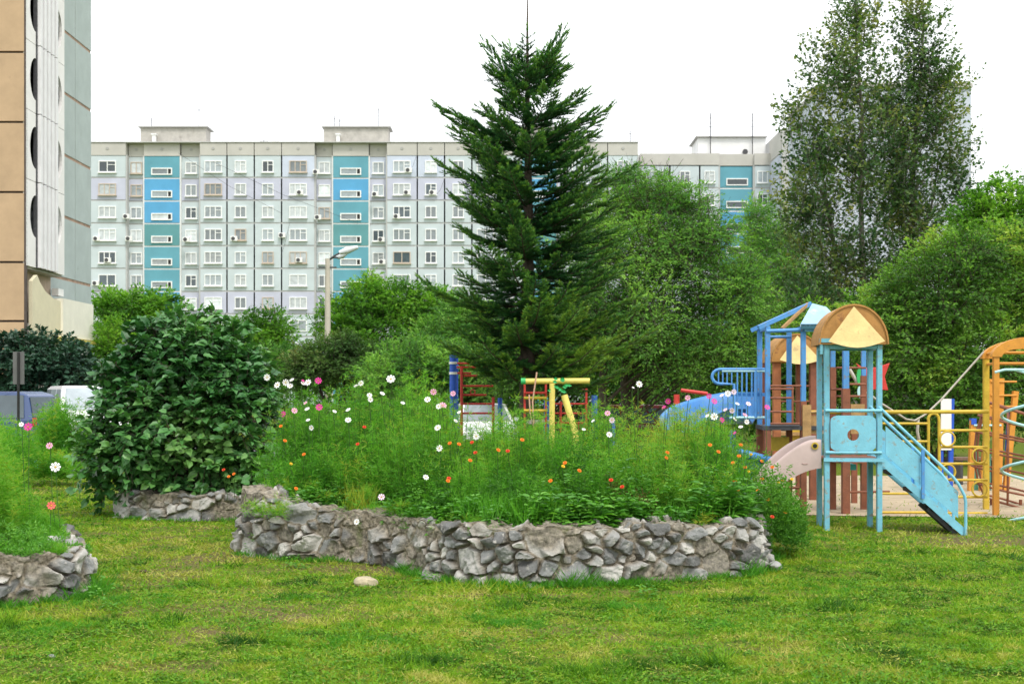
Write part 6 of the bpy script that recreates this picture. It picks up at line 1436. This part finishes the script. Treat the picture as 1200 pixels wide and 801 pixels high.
# row of trees in front of the long building
tree('leafy_tree', 'light green tree beside the white porch of the tan building', 'tree', (X(160, 80), 80, 0),
     [(155,360,40,26,80,2.5),(190,358,26,22,80,2),(130,355,26,20,80,2),(160,400,60,40,79,3)], 1500, 16, .22, MAT_LIGHT, M['bark'], L=1.3, up=.5, asp=.5, trunk_r=.2, nlimb=40, shell=.4, vb=.42, tseed=12)
tree('leafy_tree', 'yellow green bush in front of the light green tree, above the minivan', 'bush', (X(135, 60), 60, 0),
     [(138,400,32,34,60,1.8),(125,440,40,36,60,1.8),(160,420,30,34,60,1.6)], 1100, 16, .16, MAT_LIGHT, M['bark'], L=1.0, up=.7, asp=.4, trunk_r=.12, nlimb=30, shell=.4, vb=.60, tseed=13)
tree('leafy_tree', 'low pale green tree just right of the big bush top', 'tree', (X(300, 62), 62, 0),
     [(300,392,34,34,62,2),(322,380,24,26,62,1.5),(275,400,30,30,62,2),(330,420,40,40,62,2),(240,400,40,30,66,2)], 1500, 16, .16, MAT_LIGHT, M['bark'], L=1.0, up=.6, asp=.4, trunk_r=.14, nlimb=40, shell=.4, vb=.34, tseed=14)
tree('leafy_tree', 'round bright green tree right behind the street lamp', 'tree', (X(440, 66), 66, 0),
     [(430,355,34,30,66,2.4),(470,350,36,26,66,2.4),(400,375,34,34,66,2),(510,365,36,34,66,2.2),(450,390,70,40,65,2.5),(436,330,12,14,66,.8)], 2800, 17, .17, MAT_LIGHT, M['bark'], L=1.1, up=.6, asp=.42, trunk_r=.2, nlimb=60, shell=.45, vb=.42, tseed=15)
tree('leafy_tree', 'green tree between the lamp and the fir, left of the trunk', 'tree', (X(550, 60), 60, 0),
     [(545,375,40,36,60,2.4),(580,390,40,40,60,2.2),(520,400,50,36,59,2.2)], 1500, 16, .16, MAT_ELM, M['bark'], L=1.0, up=.5, asp=.42, trunk_r=.18, nlimb=40, shell=.4, vb=.5, tseed=16)
tree('leafy_shrub', 'dull brownish green shrub under the street lamp', 'bush', (X(400, 46), 46, 0),
     [(385,418,38,30,46,1.6),(425,425,36,28,46,1.6),(360,430,30,30,46,1.4),(405,402,22,16,46,1)], 1500, 16, .12, MAT_BRN, M['bark'], L=.7, up=.5, asp=.45, trunk_r=.07, stems=4, nlimb=50, shell=.35, vb=.45, tseed=17)
tree('leafy_shrub', 'mid green shrub behind the middle of the flower bed', 'bush', (X(485, 44), 44, 0),
     [(480,425,50,34,44,1.6),(530,430,50,34,44,1.6),(450,440,40,26,43,1.4),(570,440,50,34,44,1.6)], 1900, 16, .12, MAT_ELM, M['bark'], L=.7, up=.5, asp=.42, trunk_r=.08, stems=4, nlimb=50, shell=.4, vb=.42, tseed=18)
tree('leafy_shrub', 'low green shrub between the minivan and the lamp shrub', 'bush', (X(320, 50), 50, 0),
     [(320,430,50,30,50,1.6),(280,430,50,36,50,1.8),(230,440,60,40,50,1.8)], 1300, 16, .14, MAT_ELM, M['bark'], L=.8, up=.5, asp=.42, trunk_r=.08, stems=4, nlimb=40, shell=.4, vb=.55, tseed=19)
# low far hedge closing the horizon
def hedge(name, label, x0, x1, Y, h, n, leaf, mat, d=2.5):
    x = x0+(x1-x0)*rng.random(n); u = rng.random(n); top = h*(.7+.5*fbm(x/3, x*0, 0, 5, 3)); z = top*np.sqrt(u); y = Y+(rng.random(n)-.5)*d*(1-.5*u)
    al = rdir(n); L_ = leaf*(.6+.8*rng.random(n)); v = .35+(fbm(x*.6, z*.8, 0, 6, 3)-.5)*1.0+(rng.random(n)-.5)*.4
    o = build_leaves(name, [leaf_arrays(np.stack([x, y, z], 1), al, np.array([[0, 0, 1.]])+rdir(n)*.8, L_, L_*.5, v, 'rhomb')], mat); tag(o, label, 'hedge', kind='stuff')
hedge('far_hedge', 'mass of low dark undergrowth behind the playground', X(480, 37)-3, X(1320, 37), 46.5, 3.6, 60000, .16, MAT_SHRUB)
hedge('far_hedge', 'mass of low undergrowth behind the parked cars', -45, X(480, 48), 56, 3.0, 42000, .20, MAT_ELM)
hedge('far_hedge', 'far belt of trees closing the horizon on the right', 20, 110, 90, 9, 42000, .5, MAT_SHRUB, 8)
